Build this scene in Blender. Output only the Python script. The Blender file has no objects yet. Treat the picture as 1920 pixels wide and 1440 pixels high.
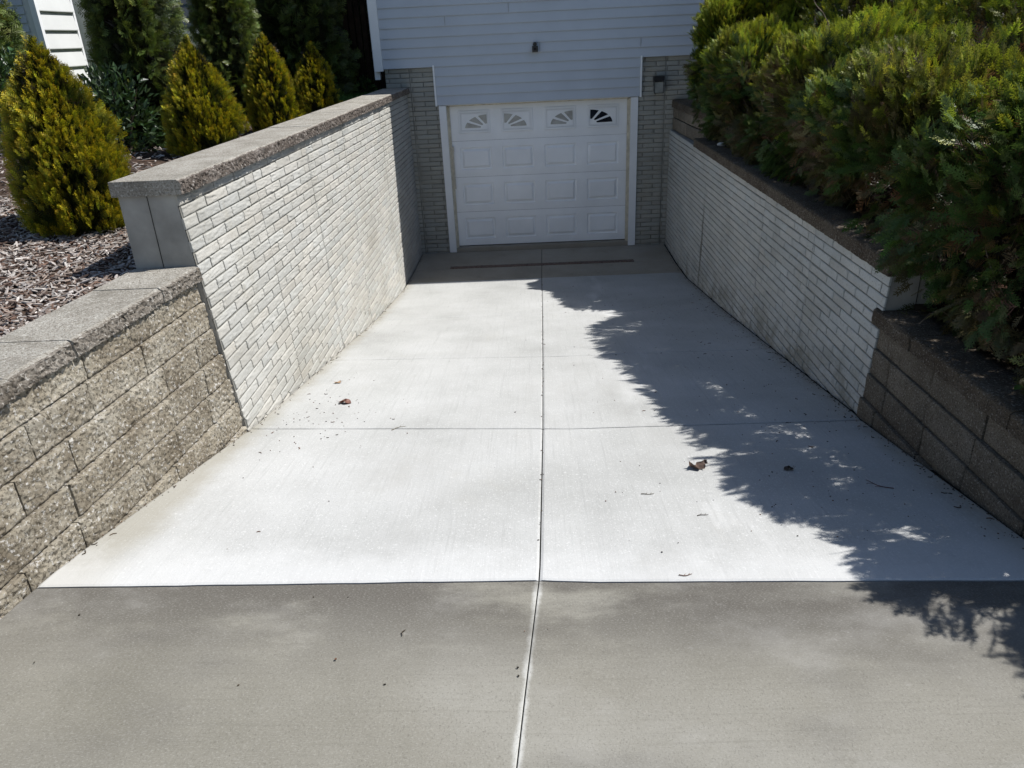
import bpy, math, random
import numpy as np
from math import sin, cos, radians, pi, sqrt, atan2
from mathutils import Matrix, Vector
random.seed(7)
RS = np.random.RandomState(11)
scn = bpy.context.scene
COL = scn.collection

# ------------------------------------------------------------------ helpers
def tag(o, label=None, cat=None, group=None, kind=None):
    if label: o['label'] = label
    if cat: o['category'] = cat
    if group: o['group'] = group
    if kind: o['kind'] = kind
    return o

def empty(name, loc=(0, 0, 0), label=None, cat=None, group=None):
    o = bpy.data.objects.new(name, None); COL.objects.link(o)
    o.location = loc; o.empty_display_size = .1
    return tag(o, label, cat, group)

def hash3(i, j, k):
    h = (i * 374761393 + j * 668265263 + k * 2147483647) & 0xffffffff
    h = ((h ^ (h >> 13)) * 1274126177) & 0xffffffff
    h = (h ^ (h >> 16)) & 0xffff
    return h / 65535.0

def vnoise(p):
    p = np.asarray(p, float); i = np.floor(p).astype(np.int64); f = p - i
    f = f * f * (3 - 2 * f); r = 0
    for a in (0, 1):
        for b in (0, 1):
            for c in (0, 1):
                w = (f[..., 0] if a else 1 - f[..., 0]) * (f[..., 1] if b else 1 - f[..., 1]) * (f[..., 2] if c else 1 - f[..., 2])
                r = r + w * hash3(i[..., 0] + a, i[..., 1] + b, i[..., 2] + c)
    return r * 2 - 1

def fbm(p, o=3):
    p = np.asarray(p, float); s = 0; a = 1.0; t = 0
    for k in range(o):
        s = s + a * vnoise(p * 2 ** k + 17.3 * k); t += a; a *= .55
    return s / t

class MB:
    """collects shapes and links them as ONE mesh object"""
    def __init__(self):
        self.v = []; self.q = []; self.mi = []; self.c = []; self.n = 0
    def add(self, verts, faces, mi=0, col=None):
        verts = np.asarray(verts, float).reshape(-1, 3)
        self.v.append(verts)
        f = np.asarray(faces, np.int64).reshape(-1, 4) + self.n
        self.q.append(f); self.mi.append(np.full(len(f), mi))
        if col is None: col = np.ones((len(verts), 3))
        col = np.broadcast_to(np.asarray(col, float), (len(verts), 3))
        self.c.append(col); self.n += len(verts)
    def box(self, lo, hi, mi=0, M=None):
        x0, y0, z0 = lo; x1, y1, z1 = hi
        v = np.array([(x0, y0, z0), (x1, y0, z0), (x1, y1, z0), (x0, y1, z0), (x0, y0, z1), (x1, y0, z1), (x1, y1, z1), (x0, y1, z1)])
        if M is not None: v = np.array([M @ Vector(a) for a in v])
        self.add(v, [(0, 3, 2, 1), (4, 5, 6, 7), (0, 1, 5, 4), (1, 2, 6, 5), (2, 3, 7, 6), (3, 0, 4, 7)], mi)
    def tube(self, pts, rad, n=6, mi=0, col=None):
        pts = np.asarray(pts, float); m = len(pts)
        rad = np.broadcast_to(np.asarray(rad, float), (m,))
        d = np.gradient(pts, axis=0); d /= np.linalg.norm(d, axis=1)[:, None] + 1e-9
        ref = np.where(np.abs(d[:, 2:3]) > .9, np.array([[1., 0, 0]]), np.array([[0, 0, 1.]]))
        a = np.cross(d, ref); a /= np.linalg.norm(a, axis=1)[:, None] + 1e-9
        b = np.cross(d, a)
        th = np.arange(n) * 2 * pi / n
        V = pts[:, None] + rad[:, None, None] * (np.cos(th)[None, :, None] * a[:, None] + np.sin(th)[None, :, None] * b[:, None])
        F = []
        for i in range(m - 1):
            for k in range(n):
                F.append((i * n + k, i * n + (k + 1) % n, (i + 1) * n + (k + 1) % n, (i + 1) * n + k))
        self.add(V.reshape(-1, 3), F, mi, col)
        for e in (0, m - 1):
            c = V[e]
            if n == 6: self.add(c, [(0, 1, 2, 3), (0, 3, 4, 5)], mi, col)
            elif n == 4: self.add(c, [(0, 1, 2, 3)], mi, col)
            elif n == 8: self.add(c, [(0, 1, 2, 3), (0, 3, 4, 5), (0, 5, 6, 7)], mi, col)
            elif n == 12: self.add(c, [(0, 1, 2, 3), (0, 3, 4, 5), (0, 5, 6, 7), (0, 7, 8, 9), (0, 9, 10, 11)], mi, col)
    def build(self, name, mats, parent=None, smooth=False, loc=None):
        V = np.concatenate(self.v); Q = np.concatenate(self.q); MI = np.concatenate(self.mi); Cc = np.concatenate(self.c)
        if loc is not None: V = V - np.asarray(loc, float)
        me = bpy.data.meshes.new(name)
        me.vertices.add(len(V)); me.vertices.foreach_set('co', V.ravel().astype(np.float32))
        me.loops.add(len(Q) * 4); me.loops.foreach_set('vertex_index', Q.ravel().astype(np.int32))
        me.polygons.add(len(Q)); me.polygons.foreach_set('loop_start', np.arange(0, len(Q) * 4, 4, dtype=np.int32))
        me.polygons.foreach_set('material_index', MI.astype(np.int32))
        me.polygons.foreach_set('use_smooth', np.full(len(Q), smooth))
        at = me.color_attributes.new('Col', 'FLOAT_COLOR', 'POINT')
        at.data.foreach_set('color', np.concatenate([Cc, np.ones((len(Cc), 1))], 1).ravel().astype(np.float32))
        me.update(calc_edges=True)
        for m in (mats if isinstance(mats, (list, tuple)) else [mats]): me.materials.append(m)
        o = bpy.data.objects.new(name, me); COL.objects.link(o)
        if loc is not None: o.location = loc
        if parent: o.parent = parent
        return o

def grid_faces(nx, ny):
    i, j = np.meshgrid(np.arange(nx - 1), np.arange(ny - 1), indexing='ij')
    a = (i * ny + j).ravel()
    return np.stack([a, a + ny, a + ny + 1, a + 1], 1)

def rough_patch(mb, u0, u1, v0, v1, nx, ny, surf, disp, depth, er, mi=0, col=None, jit=0.0):
    """one rough-faced brick/block: displaced front grid on surf(u,v)->(P,N), plus side returns of its own vertices"""
    s = np.linspace(0, 1, nx); t = np.linspace(0, 1, ny)
    ew = min(.25, er / (u1 - u0)); eh = min(.25, er / (v1 - v0))
    s = np.sort(np.concatenate([[0, 1], np.linspace(ew, 1 - ew, nx - 2)])); t = np.sort(np.concatenate([[0, 1], np.linspace(eh, 1 - eh, ny - 2)]))
    U, W = np.meshgrid(u0 + s * (u1 - u0), v0 + t * (v1 - v0), indexing='ij')
    P, N = surf(U, W)
    e = np.minimum(np.minimum(U - u0, u1 - U), np.minimum(W - v0, v1 - W)) / er
    e = np.clip(e, 0, 1)
    d = disp(U, W) * (.25 + .75 * e) - (1 - np.sqrt(np.clip(1 - (1 - e) ** 2, 0, 1))) * er * .8 + jit
    F = P + N * d[..., None]
    c = col if col is not None else (1, 1, 1)
    mb.add(F.reshape(-1, 3), grid_faces(nx, ny), mi, c)
    B = P - N * depth
    for fr, bk in ((F[:, 0], B[:, 0]), (F[::-1, -1], B[::-1, -1]), (F[0, ::-1], B[0, ::-1]), (F[-1], B[-1])):
        m = len(fr); V = np.concatenate([fr, bk])
        i = np.arange(m - 1)
        mb.add(V, np.stack([i, i + m, i + m + 1, i + 1], 1), mi, c)

# ------------------------------------------------------------------ materials
def new_mat(name):
    m = bpy.data.materials.new(name); m.use_nodes = True
    nt = m.node_tree; nt.nodes.clear()
    out = nt.nodes.new('ShaderNodeOutputMaterial'); b = nt.nodes.new('ShaderNodeBsdfPrincipled')
    nt.links.new(b.outputs[0], out.inputs[0])
    return m, nt, b, out

class NG:
    def __init__(s, nt): s.nt = nt
    def n(s, t, **kw):
        x = s.nt.nodes.new(t)
        for k, v in kw.items(): setattr(x, k, v)
        return x
    def l(s, a, b): s.nt.links.new(a, b)
    def coord(s, scale=(1, 1, 1)):
        g = s.n('ShaderNodeNewGeometry'); m = s.n('ShaderNodeMapping'); m.inputs['Scale'].default_value = scale
        s.l(g.outputs['Position'], m.inputs[0]); return m.outputs[0]
    def noise(s, scale, detail=4, rough=.55, vec=None, dist=0):
        x = s.n('ShaderNodeTexNoise'); x.inputs['Scale'].default_value = scale; x.inputs['Detail'].default_value = detail
        x.inputs['Roughness'].default_value = rough; x.inputs['Distortion'].default_value = dist
        s.l(vec if vec is not None else s.coord(), x.inputs['Vector']); return x.outputs['Fac']
    def ramp(s, fac, stops):
        x = s.n('ShaderNodeValToRGB'); e = x.color_ramp.elements
        while len(e) > 1: e.remove(e[-1])
        for i, (p, c) in enumerate(stops):
            el = e[0] if i == 0 else e.new(p)
            el.position = p; el.color = (*c, 1) if len(c) == 3 else c
        s.l(fac, x.inputs[0]); return x.outputs[0]
    def mix(s, a, b, fac, mode='MIX'):
        x = s.n('ShaderNodeMix', data_type='RGBA', blend_type=mode)
        for v, i in ((fac, 0), (a, 6), (b, 7)):
            if hasattr(v, 'links'): s.l(v, x.inputs[i])
            else: x.inputs[i].default_value = v if i == 0 else (*v, 1)
        return x.outputs[2]
    def math(s, op, a, b=0.0, c=0.0, clamp=False):
        x = s.n('ShaderNodeMath', operation=op, use_clamp=clamp)
        for i, v in enumerate((a, b, c)):
            if hasattr(v, 'links'): s.l(v, x.inputs[i])
            else: x.inputs[i].default_value = v
        return x.outputs[0]
    def mr(s, v, a, b, c=0.0, d=1.0, smooth=True):
        x = s.n('ShaderNodeMapRange', interpolation_type='SMOOTHSTEP' if smooth else 'LINEAR')
        s.l(v, x.inputs[0])
        for i, q in enumerate((a, b, c, d)): x.inputs[i + 1].default_value = q
        return x.outputs[0]
    def bump(s, h, strength, dist, normal=None):
        x = s.n('ShaderNodeBump'); x.inputs['Strength'].default_value = strength; x.inputs['Distance'].default_value = dist
        s.l(h, x.inputs['Height'])
        if normal is not None: s.l(normal, x.inputs['Normal'])
        return x.outputs[0]
    def xyz(s):
        g = s.n('ShaderNodeNewGeometry'); x = s.n('ShaderNodeSeparateXYZ'); s.l(g.outputs['Position'], x.inputs[0]); return x.outputs
    def attr(s):
        x = s.n('ShaderNodeAttribute', attribute_name='Col'); return x.outputs['Color']

def simple(name, col, rough=.6, spec=.4, var=.06, scale=6, metal=0, bump=0, bscale=80):
    m, nt, b, o = new_mat(name); g = NG(nt)
    f = g.noise(scale, 5)
    lo = tuple(c * (1 - var * 2) for c in col); hi = tuple(min(1, c * (1 + var * 2)) for c in col)
    g.l(g.ramp(f, [(.3, lo), (.7, hi)]), b.inputs['Base Color'])
    b.inputs['Roughness'].default_value = rough; b.inputs['Specular IOR Level'].default_value = spec; b.inputs['Metallic'].default_value = metal
    if bump: g.l(g.bump(g.noise(bscale, 4), bump, .004), b.inputs['Normal'])
    return m

def painted_brick(name, cols, streak=False):
    m, nt, b, o = new_mat(name); g = NG(nt)
    c = g.ramp(g.noise(1.3, 5, .6), [(.25, cols[0]), (.5, cols[1]), (.75, cols[2])])
    c = g.mix(c, g.attr(), 1.0, 'MULTIPLY')
    st = g.noise(2.2, 6, .65, g.coord((1, 1, .35)))
    c = g.mix(c, (.30, .27, .20), g.mr(st, .56, .78, 0, .5))
    fine = g.noise(70, 4, .7)
    c = g.mix(c, (.24, .22, .17), g.mr(fine, .54, .68, 0, .6))
    if streak:   # damp stain running down from the joint of the wall
        X, Y, Z = g.xyz()
        d = g.math('ABSOLUTE', g.math('ADD', g.math('ADD', Y, 2.385), g.math('MULTIPLY', g.math('SUBTRACT', g.noise(3, 3), .5), .12)))
        k = g.math('MULTIPLY', g.mr(d, .012, .06, 1, 0), g.math('MULTIPLY', g.mr(Z, 1.2, .75, 0, 1), g.mr(Z, .1, .45, .5, 1)))
        c = g.mix(c, (.07, .06, .035), g.math('MULTIPLY', k, .75))
        low = g.math('MULTIPLY', g.mr(g.math('SUBTRACT', Z, g.math('MULTIPLY', g.math('ADD', Y, 1.75), -.148)), .05, .40, 1, 0), g.mr(g.noise(4, 5, .7), .42, .62))
        c = g.mix(c, (.17, .15, .10), g.math('MULTIPLY', low, .55))
    g.l(c, b.inputs['Base Color']); b.inputs['Roughness'].default_value = .75; b.inputs['Specular IOR Level'].default_value = .25
    n1 = g.bump(g.noise(130, 4, .7, g.coord((.45, .45, 1))), .55, .004)
    g.l(n1, b.inputs['Normal']); return m

def split_block(name, cols, spec=.2, fine=90):
    m, nt, b, o = new_mat(name); g = NG(nt)
    c = g.ramp(g.noise(5, 6, .65), [(.28, cols[0]), (.5, cols[1]), (.72, cols[2])])
    c = g.mix(c, g.attr(), 1.0, 'MULTIPLY')
    f = g.noise(fine, 4, .75)
    c = g.mix(c, cols[3], g.mr(f, .50, .60, 0, .8))
    f2 = g.noise(fine * .8, 3, .7, g.coord((1.13, .9, 1.07)))
    c = g.mix(c, cols[4], g.mr(f2, .56, .66, 0, .8))
    g.l(c, b.inputs['Base Color']); b.inputs['Roughness'].default_value = .9; b.inputs['Specular IOR Level'].default_value = spec
    n1 = g.bump(g.noise(fine * 1.3, 5, .75), 1.0, .010)
    g.l(n1, b.inputs['Normal']); return m

def concrete(name, cols, broom=(60, 3, 1), scale=1.1, bstr=.25, dirt=(.2, .17, .12), dirt_amt=.3, extra=None, grit=.6):
    m, nt, b, o = new_mat(name); g = NG(nt)
    c = g.ramp(g.noise(scale, 7, .6), [(.3, cols[0]), (.5, cols[1]), (.7, cols[2])])
    d = g.noise(3.1, 6, .7, g.coord((1, .6, 1)))
    c = g.mix(c, dirt, g.mr(d, .56, .85, 0, dirt_amt))
    sp = g.noise(160, 3, .7)
    c = g.mix(c, tuple(x * .55 for x in cols[0]), g.mr(sp, .56, .70, 0, .55))
    sp2 = g.noise(110, 3, .7, g.coord((1.1, .7, 1)))
    c = g.mix(c, tuple(min(1, x * 1.35) for x in cols[2]), g.mr(sp2, .55, .70, 0, grit))
    br = g.noise(1.0, 3, .6, g.coord(broom))
    c = g.mix(c, tuple(x * .8 for x in cols[0]), g.mr(br, .5, .8, 0, .35))
    if extra: c = extra(g, c)
    g.l(c, b.inputs['Base Color']); b.inputs['Roughness'].default_value = .85; b.inputs['Specular IOR Level'].default_value = .25
    h = g.math('ADD', g.math('MULTIPLY', br, .8), g.math('MULTIPLY', sp, .6))
    g.l(g.bump(h, bstr, .003), b.inputs['Normal']); return m

def foliage_mat(name, trans=.25, rough=.42, spec=.5):
    m, nt, b, out = new_mat(name); g = NG(nt)
    c = g.attr()
    g.l(c, b.inputs['Base Color']); b.inputs['Roughness'].default_value = rough; b.inputs['Specular IOR Level'].default_value = spec
    t = g.n('ShaderNodeBsdfTranslucent'); g.l(g.mix(c, (1.25, 1.25, .7), 1.0, 'MULTIPLY'), t.inputs[0])
    x = g.n('ShaderNodeMixShader'); x.inputs[0].default_value = trans
    g.l(b.outputs[0], x.inputs[1]); g.l(t.outputs[0], x.inputs[2]); g.l(x.outputs[0], out.inputs[0])
    return m

def attr_mat(name, rough=.8, spec=.3, bump=0):
    m, nt, b, out = new_mat(name); g = NG(nt)
    c = g.mix(g.attr(), g.ramp(g.noise(60, 4), [(.3, (.6, .6, .6)), (.7, (1.2, 1.2, 1.2))]), 1.0, 'MULTIPLY')
    g.l(c, b.inputs['Base Color']); b.inputs['Roughness'].default_value = rough; b.inputs['Specular IOR Level'].default_value = spec
    return m

def joint_x(g):      # signed distance to the slab's long centre joint on the apron
    X, Y, Z = g.xyz()
    return g.math('ABSOLUTE', g.math('SUBTRACT', X, g.math('MULTIPLY_ADD', Y, .094, .60))), Y

def apron_extra(g, c):
    d, Y = joint_x(g)
    w = g.noise(9, 5, .7)
    halo = g.mr(g.math('ADD', d, g.math('MULTIPLY', g.math('SUBTRACT', w, .5), .035)), .001, .020, .55, 0)
    c = g.mix(c, (.60, .60, .57), halo)
    edge = g.mr(g.math('ADD', Y, g.math('MULTIPLY', g.math('SUBTRACT', w, .5), .10)), -8.72, -8.61, 0, .0)
    big = g.noise(.9, 5, .55, g.coord((.7, 1.5, 1)))
    c = g.mix(c, (.105, .098, .088), g.mr(big, .47, .66, 0, .7))
    band = g.math('MULTIPLY', g.mr(Y, -9.30, -8.72, 0, 1), g.mr(g.noise(1.9, 7, .68, g.coord((.6, 1.4, 1))), .34, .54))
    c = g.mix(c, (.092, .084, .072), g.math('MULTIPLY', band, .95))
    fib = g.noise(1.0, 4, .7, g.coord((110, 300, 1)))
    c = g.mix(c, (.33, .32, .29), g.mr(fib, .50, .70, 0, .5))
    fib2 = g.noise(1.0, 4, .7, g.coord((190, 70, 1)))
    c = g.mix(c, (.10, .092, .078), g.mr(fib2, .52, .72, 0, .5))
    lite = g.noise(1.3, 6, .65, g.coord((.9, 1.3, 1.7)))
    c = g.mix(c, (.34, .33, .305), g.mr(lite, .50, .74, 0, .4))
    mar = g.noise(14, 6, .75)
    c = g.mix(c, (.40, .39, .37), g.mr(mar, .62, .78, 0, .3))
    return c

M = {}
M['brick'] = painted_brick('cream_painted_brick', [(.335, .322, .285), (.42, .41, .375), (.48, .47, .44)])
M['brick_damp'] = painted_brick('damp_painted_brick', [(.40, .395, .36), (.50, .50, .47), (.56, .56, .53)], True)
M['housebrick'] = painted_brick('drab_painted_brick', [(.27, .265, .235), (.33, .325, .29), (.37, .365, .33)])
M['mortar'] = simple('grey_mortar', (.25, .24, .21), .95, .1, .15, 8, bump=.5)
M['mortar_dark'] = simple('joint_shade_mortar', (.19, .185, .165), .95, .1, .15, 8, bump=.5)  # shadow inside the brick joints put into a darker mortar colour
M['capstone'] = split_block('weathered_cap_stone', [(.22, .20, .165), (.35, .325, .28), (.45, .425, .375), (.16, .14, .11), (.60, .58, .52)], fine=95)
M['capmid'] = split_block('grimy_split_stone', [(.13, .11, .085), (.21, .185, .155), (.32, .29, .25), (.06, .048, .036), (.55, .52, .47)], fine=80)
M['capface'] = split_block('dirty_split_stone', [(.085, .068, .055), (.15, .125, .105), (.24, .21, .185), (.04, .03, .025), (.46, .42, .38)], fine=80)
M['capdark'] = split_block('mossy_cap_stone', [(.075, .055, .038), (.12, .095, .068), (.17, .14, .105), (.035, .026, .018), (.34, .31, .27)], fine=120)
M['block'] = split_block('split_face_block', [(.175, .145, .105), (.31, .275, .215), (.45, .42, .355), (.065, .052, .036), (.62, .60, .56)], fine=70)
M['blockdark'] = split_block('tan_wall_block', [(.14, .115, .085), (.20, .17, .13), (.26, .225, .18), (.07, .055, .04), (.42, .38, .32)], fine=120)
M['core'] = simple('cast_concrete', (.31, .30, .275), .9, .2, .12, 5, bump=.4, bscale=60)
def slab_extra(g, c):
    X, Y, Z = g.xyz()
    n = g.noise(7, 6, .7)
    dl_ = g.math('SUBTRACT', X, g.math('MULTIPLY_ADD', Y, .0145, -1.76)); dr_ = g.math('SUBTRACT', g.math('MULTIPLY_ADD', Y, .0145, 1.79), X)
    e = g.math('ADD', g.math('MINIMUM', dl_, dr_), g.math('MULTIPLY', g.math('SUBTRACT', n, .5), .22))
    c = g.mix(c, (.25, .225, .165), g.mr(e, .0, .16, .55, 0))
    f = g.math('ADD', Y, g.math('MULTIPLY', g.math('SUBTRACT', n, .5), .5))
    c = g.mix(c, (.56, .56, .55), g.mr(f, -8.70, -8.32, .5, 0))
    bl_ = g.noise(.9, 8, .74, g.coord((1, .6, 1)))
    c = g.mix(c, (.34, .335, .315), g.mr(bl_, .50, .74, 0, .5))
    sc = g.noise(1.0, 5, .7, g.coord((16, 2.6, 1)))
    c = g.mix(c, (.33, .325, .31), g.mr(sc, .60, .74, 0, .4))
    tyre = g.math('MULTIPLY', g.mr(g.math('ABSOLUTE', g.math('ADD', X, .72)), .05, .22, 1, 0), g.mr(g.noise(2.0, 5, .6, g.coord((2, .35, 1))), .45, .7))
    c = g.mix(c, (.36, .355, .34), g.math('MULTIPLY', tyre, .30))
    tyre = g.math('MULTIPLY', g.mr(g.math('ABSOLUTE', g.math('SUBTRACT', X, .55)), .05, .25, 1, 0), g.mr(g.noise(2.2, 5, .6, g.coord((2, .4, 1))), .5, .7))
    c = g.mix(c, (.62, .62, .61), g.math('MULTIPLY', tyre, .45))
    return c
M['slab'] = concrete('new_concrete', [(.33, .33, .315), (.40, .40, .386), (.455, .455, .443)], broom=(75, 2.0, 1), dirt=(.34, .32, .27), dirt_amt=.3, extra=slab_extra, bstr=.35)
M['apron'] = concrete('old_concrete', [(.165, .155, .126), (.208, .197, .165), (.25, .24, .208)], broom=(2.2, 90, 1), bstr=.35, dirt=(.16, .145, .115), dirt_amt=.5, extra=apron_extra, grit=.22)
M['oldslab'] = concrete('old_dark_concrete', [(.25, .225, .18), (.31, .28, .23), (.36, .33, .28)], broom=(3, 40, 1), dirt=(.12, .10, .07), dirt_amt=.5)
M['joint'] = simple('joint_dirt', (.03, .027, .022), 1, 0, .2, 20)
M['siding'] = simple('blue_grey_siding', (.47, .505, .555), .5, .35, .025, 2, bump=.05, bscale=40)
M['white'] = simple('white_paint', (.78, .79, .80), .45, .4, .025, 3)
M['door'] = simple('white_steel_door', (.86, .87, .88), .42, .4, .03, 2.0, bump=.04, bscale=90)
M['cream'] = simple('cream_vinyl', (.58, .53, .42), .6, .3, .1, 14)
M['black'] = simple('black_plastic', (.012, .012, .014), .4, .5, .1, 20)
M['wood'] = simple('dark_stained_wood', (.045, .028, .018), .8, .2, .3, 6)
M['roof'] = simple('asphalt_shingle', (.09, .085, .08), .9, .2, .2, 30, bump=.5)
M['soil'] = simple('dark_soil', (.028, .02, .014), 1, .1, .35, 18, bump=.8, bscale=60)
M['grass'] = attr_mat('lawn_grass', .6)
M['lawn'] = simple('lawn_ground', (.045, .075, .02), .95, .1, .3, 10, bump=.6)
M['chip'] = attr_mat('bark_chips', .85, .25)
M['litter'] = attr_mat('dry_litter', .85, .2)
M['leaf'] = attr_mat('dry_leaf', .6, .35)
M['hedge'] = foliage_mat('hedge_green', .28, .48, .35)
M['gold'] = foliage_mat('golden_foliage', .25, .5, .35)
M['dark'] = foliage_mat('dark_evergreen', .18, .42, .5)
M['twig'] = simple('grey_twig', (.16, .125, .095), .8, .2, .3, 30)
M['bark'] = simple('bark', (.10, .075, .055), .95, .1, .3, 20, bump=.6)
M['grate'] = simple('rusty_grate', (.17, .12, .10), .8, .3, .45, 45, bump=.6, bscale=120)
M['nwall'] = simple('white_lap_siding', (.60, .61, .60), .55, .3, .03, 2)
M['stone'] = simple('pale_stone', (.62, .61, .58), .8, .3, .1, 20)
def glass_mat(name, col, rough=.05):
    m, nt, b, o = new_mat(name); g = NG(nt)
    g.l(g.ramp(g.noise(9, 4), [(.35, tuple(c * .8 for c in col)), (.65, tuple(c * 1.2 for c in col))]), b.inputs['Base Color'])
    b.inputs['Roughness'].default_value = rough; b.inputs['Specular IOR Level'].default_value = .6; return m
M['glass_dark'] = glass_mat('dark_window_glass', (.010, .012, .018))
M['glass_grey'] = glass_mat('pale_grey_window_glass', (.34, .34, .32), .25)  # flat light grey panes, faintly mottled
M['glass_blue'] = glass_mat('blue_window_glass', (.02, .055, .11))
M['lampglass'] = glass_mat('seeded_lantern_glass', (.30, .31, .29), .15)

# ------------------------------------------------------------------ shared layout
GY = [-60, -13, -11, -9.1, -8.6, -7.0, -5.3, -3.6, -1.75, -1.0, 0, 1]
GZ = [1.15, 1.14, 1.10, 1.045, 1.005, .765, .512, .262, .022, -.004, 0, 0]
def gz(y): return np.interp(y, GY, GZ)
def tilt(y): return np.interp(y, [-60, -13, -9.5, -8.6, -7.1, -6.2, -5, -3.5], [0, .04, .09, .095, .085, .06, .035, 0])
def gz2(x, y): return gz(y) + tilt(y) * np.clip(-np.asarray(x, float) / 1.95, 0, 1.3)
def gzl(y): return gz(y) + tilt(y) * .96
JX = [(-13, -.62), (-9.44, -.287), (-8.62, -.21), (-7.02, -.161), (-5.34, -.122), (-3.59, -.086), (-1.49, -.044), (0, -.005)]
def jx(y): return np.interp(y, [a for a, b in JX], [b for a, b in JX])
LT, RT = 2.20, 1.585                        # brick tops
def xl(y, z):                                # left brick face
    y = np.asarray(y, float); z = np.asarray(z, float)
    return -1.76 + y * (.0145 + .0155 * np.clip((z - gzl(y)) / (LT - gzl(y)), -.3, 1.2))
def xr(y, z):
    y = np.asarray(y, float); z = np.asarray(z, float)
    return 1.79 + y * (.0145 - .0075 * np.clip((z - gz(y)) / (RT - gz(y)), -.3, 1.2))
def sstep(a, b, x):
    t = np.clip((np.asarray(x, float) - a) / (b - a), 0, 1); return t * t * (3 - 2 * t)
LEND, REND = -7.06, -6.93

# ------------------------------------------------------------------ terrain
def hl(x, y):
    z = 1.775 + .20 * sstep(-6.9, -4.2, y) + .05 * sstep(-2.6, -3.6, x) + .14 * sstep(-2.2, -.2, y)
    return z + (1.12 - z) * sstep(-10.2, -13.5, y)
def hr(x, y):
    z = 1.32 + .26 * sstep(-7.05, -6.75, y) + .33 * sstep(-2.1, -1.8, y) * sstep(3.2, 2.0, x) + .35 * sstep(2.4, 5.5, x)
    return z + (1.12 - z) * sstep(-9.6, -13.5, y)
def terrain():
    xs = np.concatenate([[-160, -80, -40, -25, -16, -12, -9, -7, -6, -5.2], np.arange(-4.8, -2.3, .2), [-2.2, -2.1, -2.04, -2.0, -1.6, 1.4, 1.85, 1.9, 2.0, 2.1], np.arange(2.3, 5.2, .3), [6, 8, 12, 20, 40, 80, 160]])
    ys = np.concatenate([[-160, -80, -40, -25, -18, -15, -13.5], np.arange(-13, -7.1, .35), np.arange(-7.05, -6.5, .1), np.arange(-6.4, -2.2, .3), [-2.1, -2, -1.9, -1.8, -1.7], np.arange(-1.4, 3, .4), [4, 6, 9, 14, 22, 40, 80, 160]])
    X, Y = np.meshgrid(xs, ys, indexing='ij')
    sh = -.30 * np.clip((-7 - Y) / 3, 0, 1) * ((X > -2.21) & (X < -1.5)) * ((X <= -1.99) + .5 * (X > -1.99))
    Z = np.where(X < -2.03, hl(X, Y), np.where(X > 1.86, hr(X, Y), np.where(Y > .2, np.where(X < 0, hl(-2.3, Y), hr(2.0, Y)), gz(Y) - .25)))
    Z = np.where((X > -2.03) & (X < 1.86) & (Y > -.2) & (Y < 9), -.3, Z)
    Z = Z + .015 * fbm(np.stack([X * 2, Y * 2, X * 0], -1), 3) * (np.abs(X) < 60)
    mb = MB(); mb.add(np.stack([X + sh, Y, Z], -1).reshape(-1, 3), grid_faces(len(xs), len(ys)))
    tag(mb.build('ground', M['soil'], smooth=True), kind='structure')
    # lawn sheet beside the house and beyond the planting bed
    mb = MB()
    xs = np.linspace(-60, -2.03, 60); xs = -2.03 - (np.linspace(0, 1, 60) ** 2.2) * 58; ys = -.55 + (np.linspace(0, 1, 50) ** 2.2) * 60
    X, Y = np.meshgrid(xs[::-1], ys, indexing='ij'); Z = hl(X, Y) + .02 + .015 * fbm(np.stack([X * 2, Y * 2, X * 0], -1), 3)
    mb.add(np.stack([X, Y, Z], -1).reshape(-1, 3), grid_faces(60, 50))
    tag(mb.build('lawn', M['lawn'], smooth=True), kind='structure')
terrain()

# ------------------------------------------------------------------ driveway
def panel2(mb, xa, xb, y0, y1, mi=0, lift=0.0, gx=.010, gy=.008, bow=0.0):
    """slab panel with a narrow eased edge"""
    e = .010 if mi != 1 else .002
    ys = np.concatenate([[y0 + gy / 2, y0 + gy / 2 + e], np.linspace(y0 + .1, y1 - .1, 10), [y1 - gy / 2 - e, y1 - gy / 2]])
    A = np.array([xa(y) for y in ys]); B = np.array([xb(y) for y in ys])
    t = np.linspace(.03, .97, 44)
    X = np.concatenate([[A, A + e], A[None] + t[:, None] * (B - A)[None], [B - e, B]], 0)
    Y = np.broadcast_to(ys, X.shape) + np.interp(ys, [-13, -11, -8.6, -7, -5.4, -1], [0, 0, -.042, -.012, .0, .0])[None] * np.abs(X + .2)
    endw = np.zeros(len(ys)); endw[:2] = 1; endw[-2:] = 1
    Y = Y + endw[None] * .0035 * fbm(np.stack([X * 7, Y * 0 + round((y0 if mi == 0 else y1) * 10), X * 0], -1), 4); Z = gz2(X, Y) + lift
    Z = Z.copy(); dq = .004 if mi != 1 else .0015; Z[0] -= dq; Z[-1] -= dq; Z[:, 0] -= dq; Z[:, -1] -= dq
    T = np.stack([X, Y, Z], -1); mb.add(T.reshape(-1, 3), grid_faces(*X.shape), mi)
    D = T.copy(); D[..., 2] -= .10
    for fr, bk in ((T[:, 0], D[:, 0]), (T[::-1, -1], D[::-1, -1]), (T[0, ::-1], D[0, ::-1]), (T[-1], D[-1])):
        m = len(fr); i = np.arange(m - 1)
        mb.add(np.concatenate([fr, bk]), np.stack([i, i + m, i + m + 1, i + 1], 1), mi)
wl = lambda y: xl(y, gzl(y)) + .012
wr = lambda y: xr(y, gz(y)) - .022
def lface(y, z):
    y = np.asarray(y, float)
    return np.interp(y, [-13, -10.6, -8.6, -7.06], [-2.7, -2.30, -2.10, -1.955]) + .112 * (1.63 - np.asarray(z, float))
def rface(y, z):
    y = np.asarray(y, float)
    return np.interp(y, [-13, -10.6, -8.6, -6.93], [2.3, 1.83, 1.728, 1.722]) - .105 * (1.2 - np.asarray(z, float))
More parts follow.
